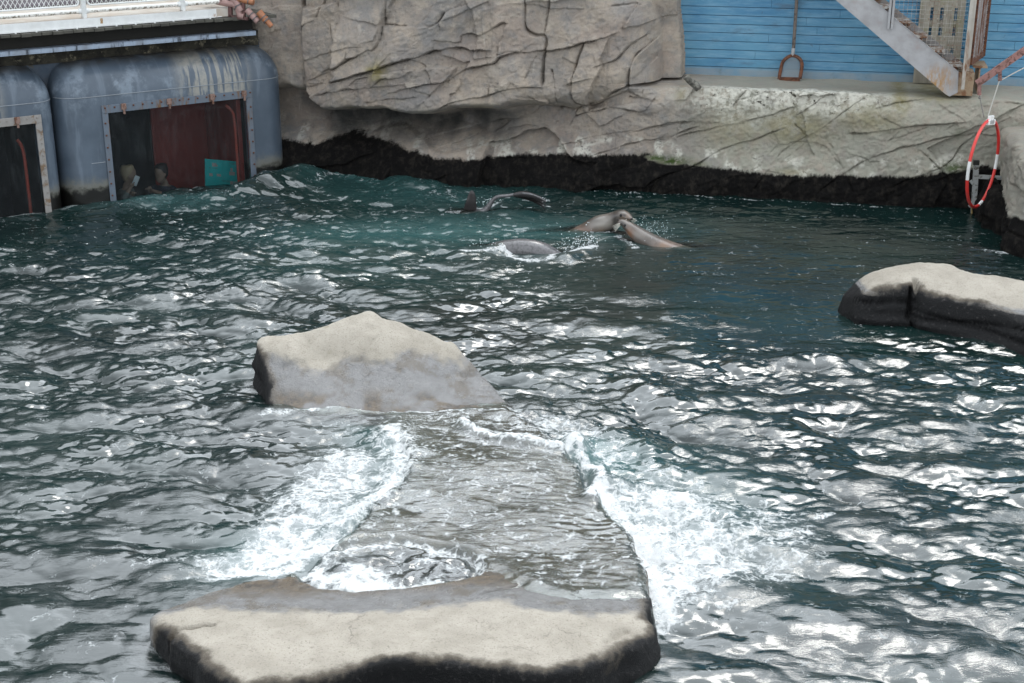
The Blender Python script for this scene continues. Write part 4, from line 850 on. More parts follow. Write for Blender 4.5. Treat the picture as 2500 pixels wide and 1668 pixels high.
# rusty gate standing open across the ledge
g0 = W.P(a[0]+.10, -.24, 0); gz0, gz1 = 1.92, 3.4; gdir = W.P(a[0]+.34, -1.12, 0)-g0; gl_ = np.linalg.norm(gdir); gdir /= gl_
groot = thing('gate', g0+np.array([0, 0, gz0]), 'rust brown framed mesh gate standing open at the foot of the stair', 'gate')
mb = MB()
for t_, w_ in ((0, .05), (1, .06)): mb.bar(g0+gdir*gl_*t_+[0, 0, gz0], g0+gdir*gl_*t_+[0, 0, gz1], w_, .04, gdir)
mb.bar(g0+[0, 0, gz0+.03], g0+gdir*gl_+[0, 0, gz0+.03], .04, .075); mb.bar(g0+[0, 0, gz1], g0+gdir*gl_+[0, 0, gz1], .04, .05); mb.build('gate_frame', rust_mat, groot, smooth=False)
mb = MB()
for t_ in (.3, .52, .72): mb.bar(g0+gdir*gl_*t_+[0, 0, gz0+.06], g0+gdir*gl_*t_+[0, 0, gz1-.02], .05, .02, gdir)
mb.build('gate_bar', mat_paint('gate_bar_paint', (.33, .28, .26), (.2, .08, .04), .6, 5, .5, streak=True), groot, smooth=False)
mb = MB()
for t_ in np.arange(.06, .99, .062): mb.tube([g0+gdir*gl_*t_+[0, 0, gz0+.05], g0+gdir*gl_*t_+[0, 0, gz1]], .003, 4, False)
for z in np.arange(gz0+.1, gz1, .06): mb.tube([g0+[0, 0, z], g0+gdir*gl_+[0, 0, z]], .003, 4, False)
mb.build('gate_mesh', steel_m, groot)
# grey board panel behind the stair
bs0, bs1 = W.hit(2242, 100, -1.16)[0], W.hit(2352, 100, -1.16)[0]; broot = thing('board_screen', W.P((bs0+bs1)/2, -1.16, 1.5), 'weathered grey wooden board screen with dark slots behind the stair', 'wooden screen')
edges = [W.hit(u, 60, -1.16)[0] for u in (2242, 2268.5, 2275.5, 2292.5, 2301, 2327, 2334, 2352)]
mb = MB()
for i in (0, 2, 4, 6): wbox(mb, edges[i], edges[i+1], -1.14, -1.165, 1.5, 3.6, .003)
zA, zB = W.hit(2270, 18, -1.16)[1], W.hit(2270, 86, -1.16)[1]
for i in (1, 3, 5): wbox(mb, edges[i]+.0005, edges[i+1]-.0005, -1.143, -1.165, zA, 3.6); wbox(mb, edges[i]+.0005, edges[i+1]-.0005, -1.143, -1.165, 1.5 if i < 5 else zB-.16, zB) if i < 5 else wbox(mb, edges[i]+.0005, edges[i+1]-.0005, -1.143, -1.165, zB-.17, zB)
mb.build('board', wood_grey, broot, smooth=False)
for z in (1.62, 2.3, 3.2): mb = MB(); wbox(mb, bs0+.05, bs1-.05, -1.166, -1.22, z, z+.09); mb.build('batten', wood_grey, broot, smooth=False)
# small broken pipe on the ledge lip
mb = MB(); p0 = W.px(1706, 218, .0); mb.tube([p0, W.px(1698, 208, -.02), W.px(1682, 196, .03), W.px(1675, 187, .06)], [.05, .055, .045, .042], 12, True); mb.tube([W.px(1677, 190, .055), W.px(1674.5, 186.5, .062)], [.046, .048], 12)
m = NT('stub_pipe'); stub = m.pbr(m.mix(m.rng(m.noise(14, 4), .4, .6), (.06, .055, .045), (.2, .19, .16)), .8)
tag(mb.build('drain_stub', stub), 'short dark bent drain pipe sticking out of the ledge lip near the block', 'pipe')
# boom, ropes, hoop, bracket
HY = 1.1
boom_m = mat_paint('boom_paint', (.30, .15, .13), (.13, .055, .04), .6, 9, .4)
b0 = W.px(2385, 205, HY); b1 = W.px(2500, 124, HY); bd = b1-b0; b1 = b0+bd*2.2
brt = thing('boom', b0, 'rust red square steel boom slanting in from the right above the hoop', 'boom')
mb = MB(); yv = np.cross([0, 0, 1], bd); yv /= np.linalg.norm(yv); zv = np.cross(bd, yv); zv /= np.linalg.norm(zv); hw = .04
for sy, sz_, wy, wz in ((-hw, -hw, .007, 2*hw), (hw-.007, -hw, .007, 2*hw), (-hw+.007, -hw, 2*hw-.014, .007), (-hw+.007, hw-.007, 2*hw-.014, .007)): mb.box(b0+yv*sy+zv*sz_, b1-b0, yv*wy, zv*wz)
mb.build('beam', boom_m, brt, smooth=False)
for (u, v, u2, v2) in ((2391, 199, 2391, 232), (2441, 165, 2441, 197)):
    mb = MB(); p0, p1 = W.px(u, v, HY), W.px(u2, v2, HY); mb.bar(p0, p1, .045, .05, W.n); mb.build('hanger', boom_m, brt, smooth=False)
# the boom's own post, beyond the right edge
mb = MB(); q_ = b1.copy(); mb.bar(q_-[0, 0, q_[2]-1.2], q_+[0, 0, .1], .09, .09, W.n); mb.build('mast', boom_m, brt, smooth=False)
rope_m = NT('rope'); rope_m = rope_m.pbr(rope_m.mix(rope_m.noise(90), (.62, .60, .55), (.42, .40, .36)), .8)
cable_m = mat_paint('cable', (.22, .21, .2), (.12, .07, .05), .5, 20, .3)
hub = W.px(2408, 287, HY)
mb = MB(); mb.tube([hub+[.02, 0, .02], W.px(2426, 240, HY), W.px(2440, 197, HY), W.px(2448, 194, HY), W.px(2475, 179, HY), W.px(2500, 166, HY), W.px(2620, 104, HY)], .008, 6)
tag(mb.build('rope', rope_m), 'pale rope running from the hoop up to the boom and off to the right', 'rope')
mb = MB(); mb.tube([W.px(2391, 230, HY), W.px(2392, 238, HY), hub+[-.03, 0, 0]], .007, 6); mb.ball(W.px(2392, 239, HY), .018, 6)
tag(mb.build('hanging_cable', cable_m), 'thin dark cable from the boom hanger down to the hoop', 'cable')
hroot = thing('hoop', hub, 'red and white training hoop hanging over the water at right', 'hoop')
cx_ = (W.px(2400, 292, HY)+W.px(2400, 506, HY))/2; rz = (W.px(2400, 292, HY)[2]-W.px(2400, 506, HY)[2])/2
hv = np.array([.575, .805, -.13]); hv /= np.linalg.norm(hv); tl_ = np.array([0, 0, 1.])+W.d*.055
def hp(a_): return cx_+hv*rz*math.sin(a_)+tl_*rz*math.cos(a_)
red_h = NT('hoop_red'); red_h = red_h.pbr(red_h.mix(red_h.rng(red_h.noise(8, 4), .4, .7, 0, .6), (.66, .035, .03), (.5, .1, .08)), .35)
wht_h = NT('hoop_white'); wht_h = wht_h.pbr(wht_h.mix(wht_h.rng(wht_h.noise(10, 4), .45, .7, 0, .5), (.8, .8, .78), (.55, .53, .5)), .4)
# ring runs: 0 = top; white bands left, right and lower right, in picture order
bands = [(8, 80, red_h), (80, 100, wht_h), (100, 155, red_h), (155, 169, wht_h), (169, 252, red_h), (252, 276, wht_h), (276, 352, red_h)]
for a0, a1, mt in bands:
    mb = MB(); mb.tube([hp(R(x)) for x in np.linspace(a0, a1, max(4, int((a1-a0)/5)))], .0205 if mt is red_h else .021, 10, True, up=W.n); mb.build('hoop_tube' if mt is red_h else 'white_band', mt, hroot)
mb = MB(); tp = hp(0); mb.bar(tp-hv*.14-[0, 0, .03], tp+hv*.14-[0, 0, .03], .05, .07, bev=.01); mb.bar(tp-hv*.085+[0, 0, .015], tp+hv*.085+[0, 0, .015], .036, .08, bev=.01); mb.build('top_clamp', wht_h, hroot, smooth=False)
lt = NT('stencil_ink'); lt = lt.pbr((.3, .3, .3), .6); mb = MB(); ln = np.cross(hv, [0, 0, 1.]); ln = ln if np.dot(ln, W.n) > 0 else -ln
for k in range(5): mb.box(tp-hv*(.085-.035*k)+ln*.0262-[0, 0, .05], hv*.02, ln*.002, (0, 0, .045+.012*(k % 2)))
mb.build('lettering', lt, hroot, smooth=False)
# bracket by the corner rock
alu = mat_paint('bracket_metal', (.30, .31, .30), (.10, .09, .07), .5, 9, .35)
kr = thing('water_bracket', G(2375, 520, 0), 'grey metal bracket pole standing in the water behind the hoop', 'bracket')
kn = .22
mb = MB(); mb.bar(W.px(2375, 540, kn), W.px(2384, 395, kn), .07, .07, W.n); mb.build('pole', alu, kr, smooth=False)
mb = MB(); mb.bar(W.px(2383, 402, kn+.005), W.px(2384, 392, kn+.005), .078, .078, W.n); mb.build('pole_cap', black_m, kr, smooth=False)
mb = MB(); mb.bar(W.px(2384, 431, kn), W.px(2452, 435, kn+.05), .05, .05); mb.build('arm', alu, kr, smooth=False)
for q0_, q1_ in (((2370, 441), (2380, 455)), ((2366, 500), (2378, 512))): mb = MB(); mb.bar(W.px(*q0_, kn), W.px(*q1_, kn), .04, .04); mb.build('lug', alu, kr, smooth=False)
mb = MB(); mb.tube([W.px(2374, 500, kn+.05), W.px(2372, 548, kn+.05)], .014, 6); mb.build('strap', mat_paint('strap_yellow', (.30, .20, .06), None, .6), kr)
# pipes at the corner of deck and rock wall
pink = mat_paint('pink_pipe', (.36, .22, .20), (.16, .08, .07), .5, 7, .15); orange = mat_paint('orange_pipe', (.36, .14, .06), (.20, .09, .06), .5, 8, .25); maroon = mat_paint('maroon_bracket', (.12, .05, .045), (.06, .03, .03), .6, 10, .3)
wire = mat_paint('hose_clip', (.10, .09, .09), None, .4)
def Q(u, v, n=.92): return W.px(u, v, n)
def pipe(label, pts, rs, mt, clips=(), n=14):
    root = thing('pipe', pts[-1], label, 'pipe', 'pipes at the deck corner'); mb = MB(); mb.tube(pts, rs, n); mb.build('tube', mt, root)
    for i, t_ in clips:
        p = pts[i]+(pts[i+1]-pts[i])*t_; dx = (pts[i+1]-pts[i]); dx /= np.linalg.norm(dx); mb = MB(); mb.tube([p-dx*.008, p+dx*.008], (rs if np.isscalar(rs) else rs[i])*1.12, n); mb.build('clip', wire, root)
pipe('thick dusty pink pipe elbow resting on the deck corner', [Q(500, -6), Q(531, 3), Q(556, 8), Q(572, 10), Q(581, 20), Q(586, 38), Q(596, 41)], .05, pink, ((3, .8),))
pipe('pink pipe stub dropping from above with an open lower end', [Q(566, -10), Q(578, 8), Q(588, 28)], .055, pink, ((1, .3),))
pipe('middle dusty pink pipe pointing down to the right', [Q(603, 24), Q(612, 34), Q(630, 53)], .046, pink, ((1, .6), (1, .1)))
pipe('orange rubber pipe end with pink spout above the rock face', [Q(632, 29), Q(641, 40), Q(650, 50), Q(651, 51), Q(663, 65)], [.05, .05, .05, .038, .036], orange, ((1, .3), (2, .5)))
pipe('short orange crosspipe at the very top of the pipe cluster', [Q(580, -3), Q(600, 2), Q(619, 6)], .042, orange, ((1, .4),))
mb = MB(); mb.bar(Q(563, 44), Q(561, -5), .05, .05); mb.bar(Q(596, 45), Q(594, -5), .04, .04); mb.bar(Q(560, 40), Q(606, 46), .05, .04)
tag(mb.build('pipe_bracket', maroon, smooth=False), 'dark maroon bracket carrying the pink and orange pipes', 'bracket')
# ------------------------------------------------------------------ living bodies: lofted, fused into one skin by a voxel remesh
def fuse(mb, name, mat, parent=None, voxel=.012, smooth=4, base=None):
    me = bpy.data.meshes.new(name); me.from_pydata(mb.v, [], mb.f); b = bmesh.new(); b.from_mesh(me); bmesh.ops.recalc_face_normals(b, faces=b.faces); b.to_mesh(me); b.free()
    o = bpy.data.objects.new(name, me); C.objects.link(o)
    r_ = o.modifiers.new('r', 'REMESH'); r_.mode = 'VOXEL'; r_.voxel_size = voxel
    s_ = o.modifiers.new('s', 'SMOOTH'); s_.iterations = smooth; s_.factor = .5
    dg = bpy.context.evaluated_depsgraph_get(); dg.update(); new = bpy.data.meshes.new_from_object(o.evaluated_get(dg)); bpy.data.objects.remove(o)
    new.name = name; bs = np.array(parent['_base']) if parent is not None else (np.zeros(3) if base is None else np.asarray(base))
    new.transform(Matrix.Translation([-float(q_) for q_ in bs])); ob = link(name, new, mat, parent, bs, ang=None)
    if parent is None: ob.location = [float(q_) for q_ in bs]; ob['_base'] = [float(q_) for q_ in bs]
    return ob
def loft(mb, pts, r, flat=None, n=20, k=5, up=(0, 0, 1)):
    P_ = cat_rom(np.array(pts), k); rr = np.clip(cat_rom(np.array([[a, 0, 0] for a in r]), k)[:, 0], .006, 9); fl = None if flat is None else cat_rom(np.array([[a, 0, 0] for a in flat]), k)[:, 0]
    return mb.tube(P_, rr, n, True, fl, up)
sk = NT('sea_lion_skin'); m = sk
nz = m.n('ShaderNodeSeparateXYZ', {0: m.n('ShaderNodeNewGeometry').outputs['Normal']}).outputs[2]
c = m.mix(m.rng(m.noise(4, 5, .6), .35, .66), (.085, .068, .056), (.15, .125, .108))
c = m.mix(m.rng(m.noise(55, 4, .65, sc3=(1, .6, 1)), .5, .68, 0, .6), c, (.075, .06, .05))
c = m.mix(m.rng(m.noise(2.5, 3, .5), .55, .7, 0, .6), c, (.19, .115, .065))
c = m.mix(m.attr('pale'), c, (.34, .31, .27)); c = m.mix(m.attr('tan'), c, (.24, .105, .05)); c = m.mix(m.attr('dark'), c, (.016, .013, .012))
skin_m = m.pbr(c, .22, m.bump(m.noise(70, 4, .6), .3, .004), spec=.7)
sk2 = NT('sea_lion_grey'); m = sk2; c = m.mix(m.rng(m.noise(30, 4, .65), .4, .68), (.125, .12, .123), (.065, .062, .064))
skin_g = m.pbr(c, .25, m.bump(m.noise(60, 4, .6), .25, .004), spec=.7)
dk_m = NT('dark_skin'); dk_m = dk_m.pbr(dk_m.mix(dk_m.noise(30), (.018, .015, .015), (.035, .03, .03)), .22)
eye_m = NT('eye'); eye_m = eye_m.pbr((.008, .006, .006), .05)
wh_m = NT('whisker'); wh_m = wh_m.pbr((.62, .58, .50), .4)
def head_bits(root, hc, fwd, up, side, s=1., eyes=(1, -1)):
    for e in eyes:
        mb = MB(); mb.ball(hc+fwd*.035*s+side*e*.058*s+up*.022*s, .022*s, 7); mb.build('eye', eye_m, root)
        mb = MB(); p = hc-fwd*.055*s+side*e*.07*s+up*.0*s; mb.tube([p, p+side*e*.012*s-fwd*.02*s-up*.008*s, p+side*e*.012*s-fwd*.04*s-up*.016*s], [.009*s, .008*s, .003*s], 6); mb.build('ear', skin_m, root)
def whisk(root, tip, fwd, up, side, s=1., es=(1, -1)):
    mb = MB()
    for e in es:
        for k in range(7):
            a = -.5+k*.16; l_ = .11*s*(1-.06*k); p = tip-fwd*.02*s+side*e*.028*s-up*.006*k*s
            d = side*e*.75+up*(-.35-.3*a)-fwd*(.35*a)+fwd*.15
            mb.tube([p, p+d*l_*.5, p+d*l_-up*.02*s], [.0030, .0026, .0016], 4)
    mb.build('whisker', wh_m, root)['kind'] = 'stuff'
nrmz = lambda v: np.asarray(v, float)/np.linalg.norm(v)
def flip(mb, a, b, c_, w_, th=.16):     # a flat paddle through three points
    loft(mb, [a, a*.5+b*.5, b, b*.4+c_*.6, c_], [w_*.6, w_*.9, w_, w_*.7, w_*.25], [th*1.6, th*1.2, th, th, th], 14, 4)
# A: head up, looking right, chin over the other's muzzle
yA = 18.0
pA = [Y(1240, 608, yA+.1), Y(1320, 604, yA+.1), Y(1385, 594, yA+.08), Y(1428, 575, yA+.05), Y(1460, 551, yA), Y(1488, 540, yA-.04), Y(1507, 530, yA-.1), Y(1521, 526.5, yA-.16), Y(1531, 529.5, yA-.23), Y(1538, 533.5, yA-.28), Y(1542, 536, yA-.31)]
rA = [.05, .13, .165, .165, .135, .108, .085, .077, .06, .042, .022]
A = thing('sea_lion', pA[4]*[1, 1, 0], 'pale brown sea lion raising its head to the right, chin above the other sea lion', 'sea lion', 'sea lions swimming in the pool')
mb = MB(); loft(mb, pA, rA, [1, 1, .95, .95, .95, 1, 1, .98, .9, .8, .8], 22, 6)
flip(mb, pA[3]+[.05, -.12, -.05], pA[3]+[-.05, -.35, -.12], pA[3]+[-.28, -.5, -.16], .085); flip(mb, pA[1], pA[0], pA[0]+[-.25, .05, -.05], .08)
fwd = nrmz(pA[9]-pA[7]); sd_ = nrmz(np.cross(fwd, [0, 0, 1])); upv = np.cross(sd_, fwd)
for e in (1, -1): mb.ball(pA[8]+fwd*.03+sd_*e*.026-upv*.012, .032, 7)
fuse(mb, 'body', skin_m, A, .011, 4)
head_bits(A, pA[7], fwd, upv, sd_); whisk(A, pA[9], fwd, upv, sd_)
mb = MB(); mb.ball(pA[10]+upv*.004, .017, 6, (1.1, 1, .8)); mb.build('nose', eye_m, A)
# B: muzzle pushed up left under A's chin, body trailing right below the surface
pB = [Y(1512, 538, 17.66), Y(1517, 541, 17.63), Y(1525, 546, 17.6), Y(1536, 555, 17.56), Y(1551, 567, 17.5), Y(1575, 585, 17.42), Y(1608, 604, 17.36), Y(1655, 624, 17.3), Y(1725, 640, 17.22), Y(1790, 646, 17.2), Y(1850, 648, 17.2)]
rB = [.022, .042, .056, .074, .094, .118, .14, .155, .135, .085, .03]
B = thing('sea_lion', pB[6]*[1, 1, 0], 'tan sea lion pushing its whiskered muzzle up left, body trailing right under water', 'sea lion', 'sea lions swimming in the pool')
mb = MB(); loft(mb, pB, rB, [.8, .85, .92, 1, 1, .97, .95, .95, .95, .9, .6], 22, 6); flip(mb, pB[5]+[.08, -.1, -.08], pB[5]+[.15, -.3, -.2], pB[5]+[.4, -.42, -.24], .085); flip(mb, pB[9], pB[10], pB[10]+[.22, 0, -.03], .09)
fwd = nrmz(pB[0]-pB[3]); sd_ = nrmz(np.cross(fwd, [0, 0, 1])); upv = np.cross(sd_, fwd)
for e in (1, -1): mb.ball(pB[1]+sd_*e*.024-upv*.016, .034, 7)
fuse(mb, 'body', skin_m, B, .011, 4)
head_bits(B, pB[3], fwd, upv, sd_, .95); whisk(B, pB[1], fwd, upv, sd_, 1.25)
mb = MB(); mb.ball(pB[0]+fwd*.008, .018, 6, (1, 1.1, .8)); mb.build('nose', eye_m, B)
def shade(o, **k):
    me = o.data; n = len(me.vertices); V = np.empty(n*3, np.float32); me.vertices.foreach_get('co', V); V = V.reshape(-1, 3)+np.array(o['_base'])
    for nm, bl in k.items():
        a = np.zeros(n)
        for c_, r_, s_ in bl: a = np.maximum(a, s_*np.exp(-(((V-c_)/r_)**2).sum(1)))
        me.attributes.new(nm, 'FLOAT', 'POINT').data.foreach_set('value', a.astype(np.float32))
UP = np.array([0, 0, 1.])
boA = [o for o in A.children if o.name.startswith('body')][0]; boB = [o for o in B.children if o.name.startswith('body')][0]
shade(boA, pale=[(Y(1475, 545, yA-.12), (.15, .15, .07), .9), (Y(1516, 517, yA-.22), (.05, .06, .022), .9), (Y(1529, 521, yA-.3), (.035, .05, .016), .8)], dark=[(Y(1500, 530, yA-.08), (.035, .2, .12), .85), (Y(1512, 514, yA-.15), (.10, .12, .022), .7), (Y(1524, 526, yA-.26), (.03, .05, .02), .9), (Y(1532, 535, yA-.32), (.05, .05, .010), .9), (Y(1450, 536, yA-.02), (.2, .2, .03), .5)], tan=[(Y(1432, 562, yA), (.12, .15, .05), .6)])
shade(boB, pale=[(Y(1524, 537, 17.52), (.05, .06, .03), .55), (Y(1560, 572, 17.4), (.12, .1, .05), .35)], dark=[(Y(1518, 548, 17.55), (.035, .06, .035), .95), (Y(1523, 562, 17.5), (.035, .06, .06), .8), (Y(1548, 548, 17.58), (.09, .05, .02), .7), (Y(1580, 572, 17.45), (.12, .06, .02), .6)], tan=[(Y(1535, 572, 17.45), (.06, .08, .07), .8), (Y(1625, 600, 17.3), (.15, .12, .06), .4)])
# D: only an arched back
pD = [Y(1150, 634, 17.2), Y(1195, 618, 17.18), Y(1236, 612, 17.12), Y(1280, 611, 17.05), Y(1325, 620, 17.0), Y(1370, 645, 16.98), Y(1420, 680, 16.98)]
D_ = fuse(loft(MB(), pD, [.07, .11, .135, .145, .14, .12, .08], None, 22, 6), 'sea_lion', skin_g, None, .012, 4, pD[3]*[1, 1, 0])
tag(D_, 'diving sea lion showing only its smooth grey arched back beside a white splash', 'sea lion', 'sea lions swimming in the pool')
# E: on its side, fore flipper up and ribbed hind flipper arched out
pE = [Y(1090, 548, 19.1), Y(1140, 532, 19.05), Y(1182, 516, 19.0), Y(1206, 486, 18.98), Y(1222, 479.5, 18.96), Y(1240, 477.5, 18.95), Y(1258, 474.5, 18.94)]
E_ = thing('sea_lion', pE[2]*[1, 1, 0], 'rolling sea lion with one dark flipper upright and its ribbed hind flipper arching out', 'sea lion', 'sea lions swimming in the pool')
mb = MB(); loft(mb, pE, [.10, .10, .06, .036, .034, .032, .03], [1, .9, .8, .75, .7, .7, .7], 20, 6)
flp = [Y(1254, 475, 18.94), Y(1275, 472, 18.93), Y(1298, 474.5, 18.92), Y(1318, 481, 18.91), Y(1333, 490, 18.9)]
fl_ = MB()
for k in range(5):
    q_ = (k-2)/2; o_ = [np.array([0, q_*.035*(1+i*.55), -.018*abs(q_)-.022*i*max(0, q_)*-1*-1 if q_ > 0 else 0]) for i in range(5)]
    loft(fl_, [p+np.array([0, -.001, 0])+o_[i]+np.array([0, 0, -.012*i*(q_+1)/2]) for i, p in enumerate(flp)], [.022, .026, .024, .018, .008], [1.2, 1.5, 1.5, 1.3, 1.], 10, 5)
fuse(mb, 'body', skin_g, E_, .0085, 2); fuse(fl_, 'hind_flipper', dk_m, E_, .0085, 2)
mb = MB(); fa = [Y(1148, 512, 19.02), Y(1150, 495, 19.0), Y(1151.5, 482, 19.0), Y(1151.5, 472, 19.0), Y(1150, 465, 19.0)]
mb.tube(cat_rom(np.array(fa), 5), list(np.interp(np.linspace(0, 4, 21), range(5), [.10, .075, .06, .045, .01])), 14, True, [.32]*21, up=(0, 1, 0))
mb.tube([Y(1154, 492, 19.0), Y(1156, 480, 19.0), Y(1155.5, 476, 19.0)], [.02, .018, .006], 8); fuse(mb, 'fore_flipper', dk_m, E_, .008, 2)
mb = MB()
for k in range(5):
    q_ = (k-2)/2; loft(mb, [p+np.array([0, q_*.035*(1+i*.55)-.018, .012+(-.012*i*(q_+1)/2)+.006*(i > 0)]) for i, p in enumerate(flp[1:], 1)], [.013, .012, .010, .007], [1.1, 1.1, 1.1, 1.], 8, 4)
fuse(mb, 'flipper_ridge', skin_g, E_, .006, 1)

# ------------------------------------------------------------------ two visitors behind the glass
def mat_flat(n, c, r=.7): q_ = NT(n); return q_.pbr(q_.mix(q_.noise(14, 4), c, tuple(x*.75 for x in c)), r)
skinp = mat_flat('person_skin', (.36, .24, .17), .5)
def person(head, face, lean, label, hairc, shirtc, trc, hands, phone=False, down=0.):
    """standing figure from the floor of the room; head (world), face = facing direction"""
    f = nrmz(face); sd_ = nrmz(np.cross(f, [0, 0, 1.])); up = np.array([0, 0, 1.]); hgt = 1.55
    hd = np.asarray(head, float); nk = hd-up*.17-f*.03-f*lean*.1; ch = nk-up*.16-f*lean*.05; wa = ch-up*.33-f*lean*.06; hip = wa-up*.17; fl = hd[2]-hgt+.06
    root = thing('person', [hip[0], hip[1], fl], label, 'person', 'visitors behind the viewing window')
    b = MB(); fd = nrmz(f-up*down)
    loft(b, [hd+up*.115, hd+up*.10, hd+up*.05, hd, hd-up*.05+fd*.01, hd-up*.095+fd*.03, hd-up*.115+fd*.04], [.02, .055, .076, .078, .07, .05, .02], [1.2, 1.2, 1.22, 1.2, 1.15, 1.1, 1], 16, 4, f)
    nose = hd+fd*.098-up*.02; loft(b, [hd+fd*.075+up*.015, nose, hd+fd*.08-up*.03], [.010, .016, .010], None, 8, 3)
    for e in (1, -1): b.ball(hd+sd_*e*.078-up*.01, .022, 6, (.6, 1, 1.3))
    b.tube([hd+fd*.082-up*.058-sd_*.022, hd+fd*.09-up*.058, hd+fd*.082-up*.058+sd_*.022], .008, 6)
    b.tube([hd-up*.07, nk, nk-up*.06], [.055, .053, .06], 12)
    loft(b, [nk-up*.02, nk-up*.07, ch, wa, hip, hip-up*.1], [.06, .15, .185, .15, .165, .14], [.9, .62, .62, .66, .7, .7], 18, 4, f)
    arms = []
    for e, h_ in zip((1, -1), hands):
        sh = nk-up*.085+sd_*e*.175; h_ = np.asarray(h_, float); el = (sh+h_)/2-up*.10+sd_*e*.06-f*.05; arms.append((sh, el, h_))
        loft(b, [sh, (sh+el)/2, el, (el+h_)/2, h_], [.055, .048, .042, .036, .026], None, 12, 4)
        d = nrmz(h_-el); pc = h_+d*.045; b.ball(h_+d*.04, .04, 7, (.9, .9, .9)); s2 = nrmz(np.cross(d, up)+1e-3)
        for k in range(4):
            p0 = h_+d*.07+s2*(k-1.5)*.018; l_ = (.062, .072, .068, .052)[k]; b.tube([p0, p0+d*l_*.5, p0+d*l_*.8-up*.02+f*.01], [.0095, .009, .007], 7)
        b.tube([h_+d*.025+s2*.03, h_+d*.05+s2*.055, h_+d*.08+s2*.055], [.012, .011, .008], 7)
    for e in (1, -1):
        a0 = hip+sd_*e*.085-up*.05; loft(b, [a0, a0-up*(a0[2]-fl)*.5, np.array([a0[0], a0[1], fl+.09])], [.09, .062, .04], None, 12, 4); b.tube([np.array([a0[0], a0[1], fl+.05])-f*.05, np.array([a0[0], a0[1], fl+.04])+f*.14], [.045, .035], 10)
    fuse(b, 'body', skinp, root, .011, 3)
    s = MB(); loft(s, [nk-up*.03, nk-up*.07, ch, wa, hip-up*.04], [.075, .165, .2, .168, .185], [.95, .66, .66, .7, .74], 18, 4, f)
    for sh, el, h_ in arms: loft(s, [sh, (sh+el)/2, el, el*.45+h_*.55], [.068, .062, .056, .046], None, 12, 4)
    fuse(s, 'shirt', mat_flat('shirt', shirtc), root, .013, 3)
    t_ = MB(); loft(t_, [wa-up*.06, hip, hip-up*.12], [.165, .178, .15], [.74, .76, .8], 16, 4, f)
    for e in (1, -1):
        a0 = hip+sd_*e*.085-up*.05; loft(t_, [a0, a0-up*(a0[2]-fl)*.5, np.array([a0[0], a0[1], fl+.1])], [.105, .078, .06], None, 12, 4)
    fuse(t_, 'trousers', mat_flat('trousers', trc), root, .014, 3)
    h = MB(); loft(h, [hd+up*.14-f*.01, hd+up*.12-f*.01, hd+up*.065-f*.026, hd-f*.036, hd-up*.05-f*.045, hd-up*.10-f*.055], [.03, .072, .092, .093, .08, .04], [1.2, 1.2, 1.14, 1.05, .9, .9], 16, 4, f); fuse(h, 'hair', mat_flat('hair', hairc, .5), root, .01, 2)
    for e in (1, -1): q_ = MB(); q_.ball(hd+fd*.082+sd_*e*.03+up*.004, .010, 6); q_.build('eye', eye_m, root)
    return root
h1 = T.px(316, 426, -.50); h2 = T.px(392, 423, -.62)
person(h1, T.d*.9+T.n*.45, .3, 'fair-haired visitor behind the viewing window holding up a white phone', (.42, .31, .18), (.20, .22, .20), (.05, .06, .09), (T.px(318, 458, -.32), T.px(322, 474, -.42)), down=.2)
hp_ = T.px(331, 444, -.30); mb = MB(); ph = T.d*.8+T.n*.2; mb.bar(T.px(327, 453, -.30), T.px(336, 430, -.30), .075, .012, T.n, .004)
tag(mb.build('phone', mat_flat('phone_white', (.65, .68, .66), .3)), 'white phone held by the fair-haired visitor behind the window', 'phone')
person(h2, -T.d*.75+T.n*.5, .5, 'dark-haired visitor behind the viewing window with head bowed', (.03, .022, .018), (.03, .04, .06), (.03, .035, .05), (T.px(366, 462, -.35), T.px(372, 466, -.38)), down=.8)
# ------------------------------------------------------------------ pool floor
m = NT('pool_floor'); pf = m.pbr(m.mix(m.noise(1.2, 4), (.02, .06, .06), (.03, .075, .07)), .9)
mb = MB(); mb.box((-14, 0, -1.6), (28, 0, 0), (0, 26, 0), (0, 0, .2)); tag(mb.build('pool_floor', pf, smooth=False), kind='structure')
# ------------------------------------------------------------------ water: a wave spectrum, the flow over the slab, wakes, foam
NW, LW = 1024, 20.48
kx = np.fft.fftfreq(NW, LW/NW)*2*np.pi; KX, KY = np.meshgrid(kx, kx); KK = np.hypot(KX, KY)+1e-9
def spectrum(peak, lo_cut, p, th0, spread, iso, seed):
    g = np.random.default_rng(seed); kp = 2*np.pi/peak
    ang = np.arctan2(KY, KX); dirw = np.abs(np.cos((ang-th0)))**spread*(1-iso)+iso
    Sp = KK**(-p)*np.exp(-(kp/KK)**2*1.1)*np.exp(-(KK*lo_cut)**2)*dirw
    H_ = (g.normal(size=KK.shape)+1j*g.normal(size=KK.shape))*np.sqrt(Sp); H_[0, 0] = 0
    h = np.fft.ifft2(H_).real; sc_ = 1/h.std(); h *= sc_
    dx = np.fft.ifft2(-1j*KX/KK*H_).real*sc_; dy = np.fft.ifft2(-1j*KY/KK*H_).real*sc_
    return h, dx, dy
h1_, dx1, dy1 = spectrum(1.05, .022, 4.4, R(74), 5, .10, 3)
h2_, dx2, dy2 = spectrum(.42, .012, 3.6, R(97), 5, .10, 4)
h3_, dx3, dy3 = spectrum(.11, .008, 3.2, R(86), 5, .10, 5)
x = np.arange(NW)*LW/NW-LW/2; y = np.arange(NW)*LW/NW+2.6
XX, YY = np.meshgrid(x, y); shp = XX.shape
def Gxy(l): return np.array([G(u, v, 0.04)[:2] for u, v in l])
XYf = np.stack([XX.ravel(), YY.ravel()], 1)
def gb(u, v, rx, ry):
    c = G(u, v, 0); return np.exp(-(((XX-c[0])/rx)**2+((YY-c[1])/ry)**2))
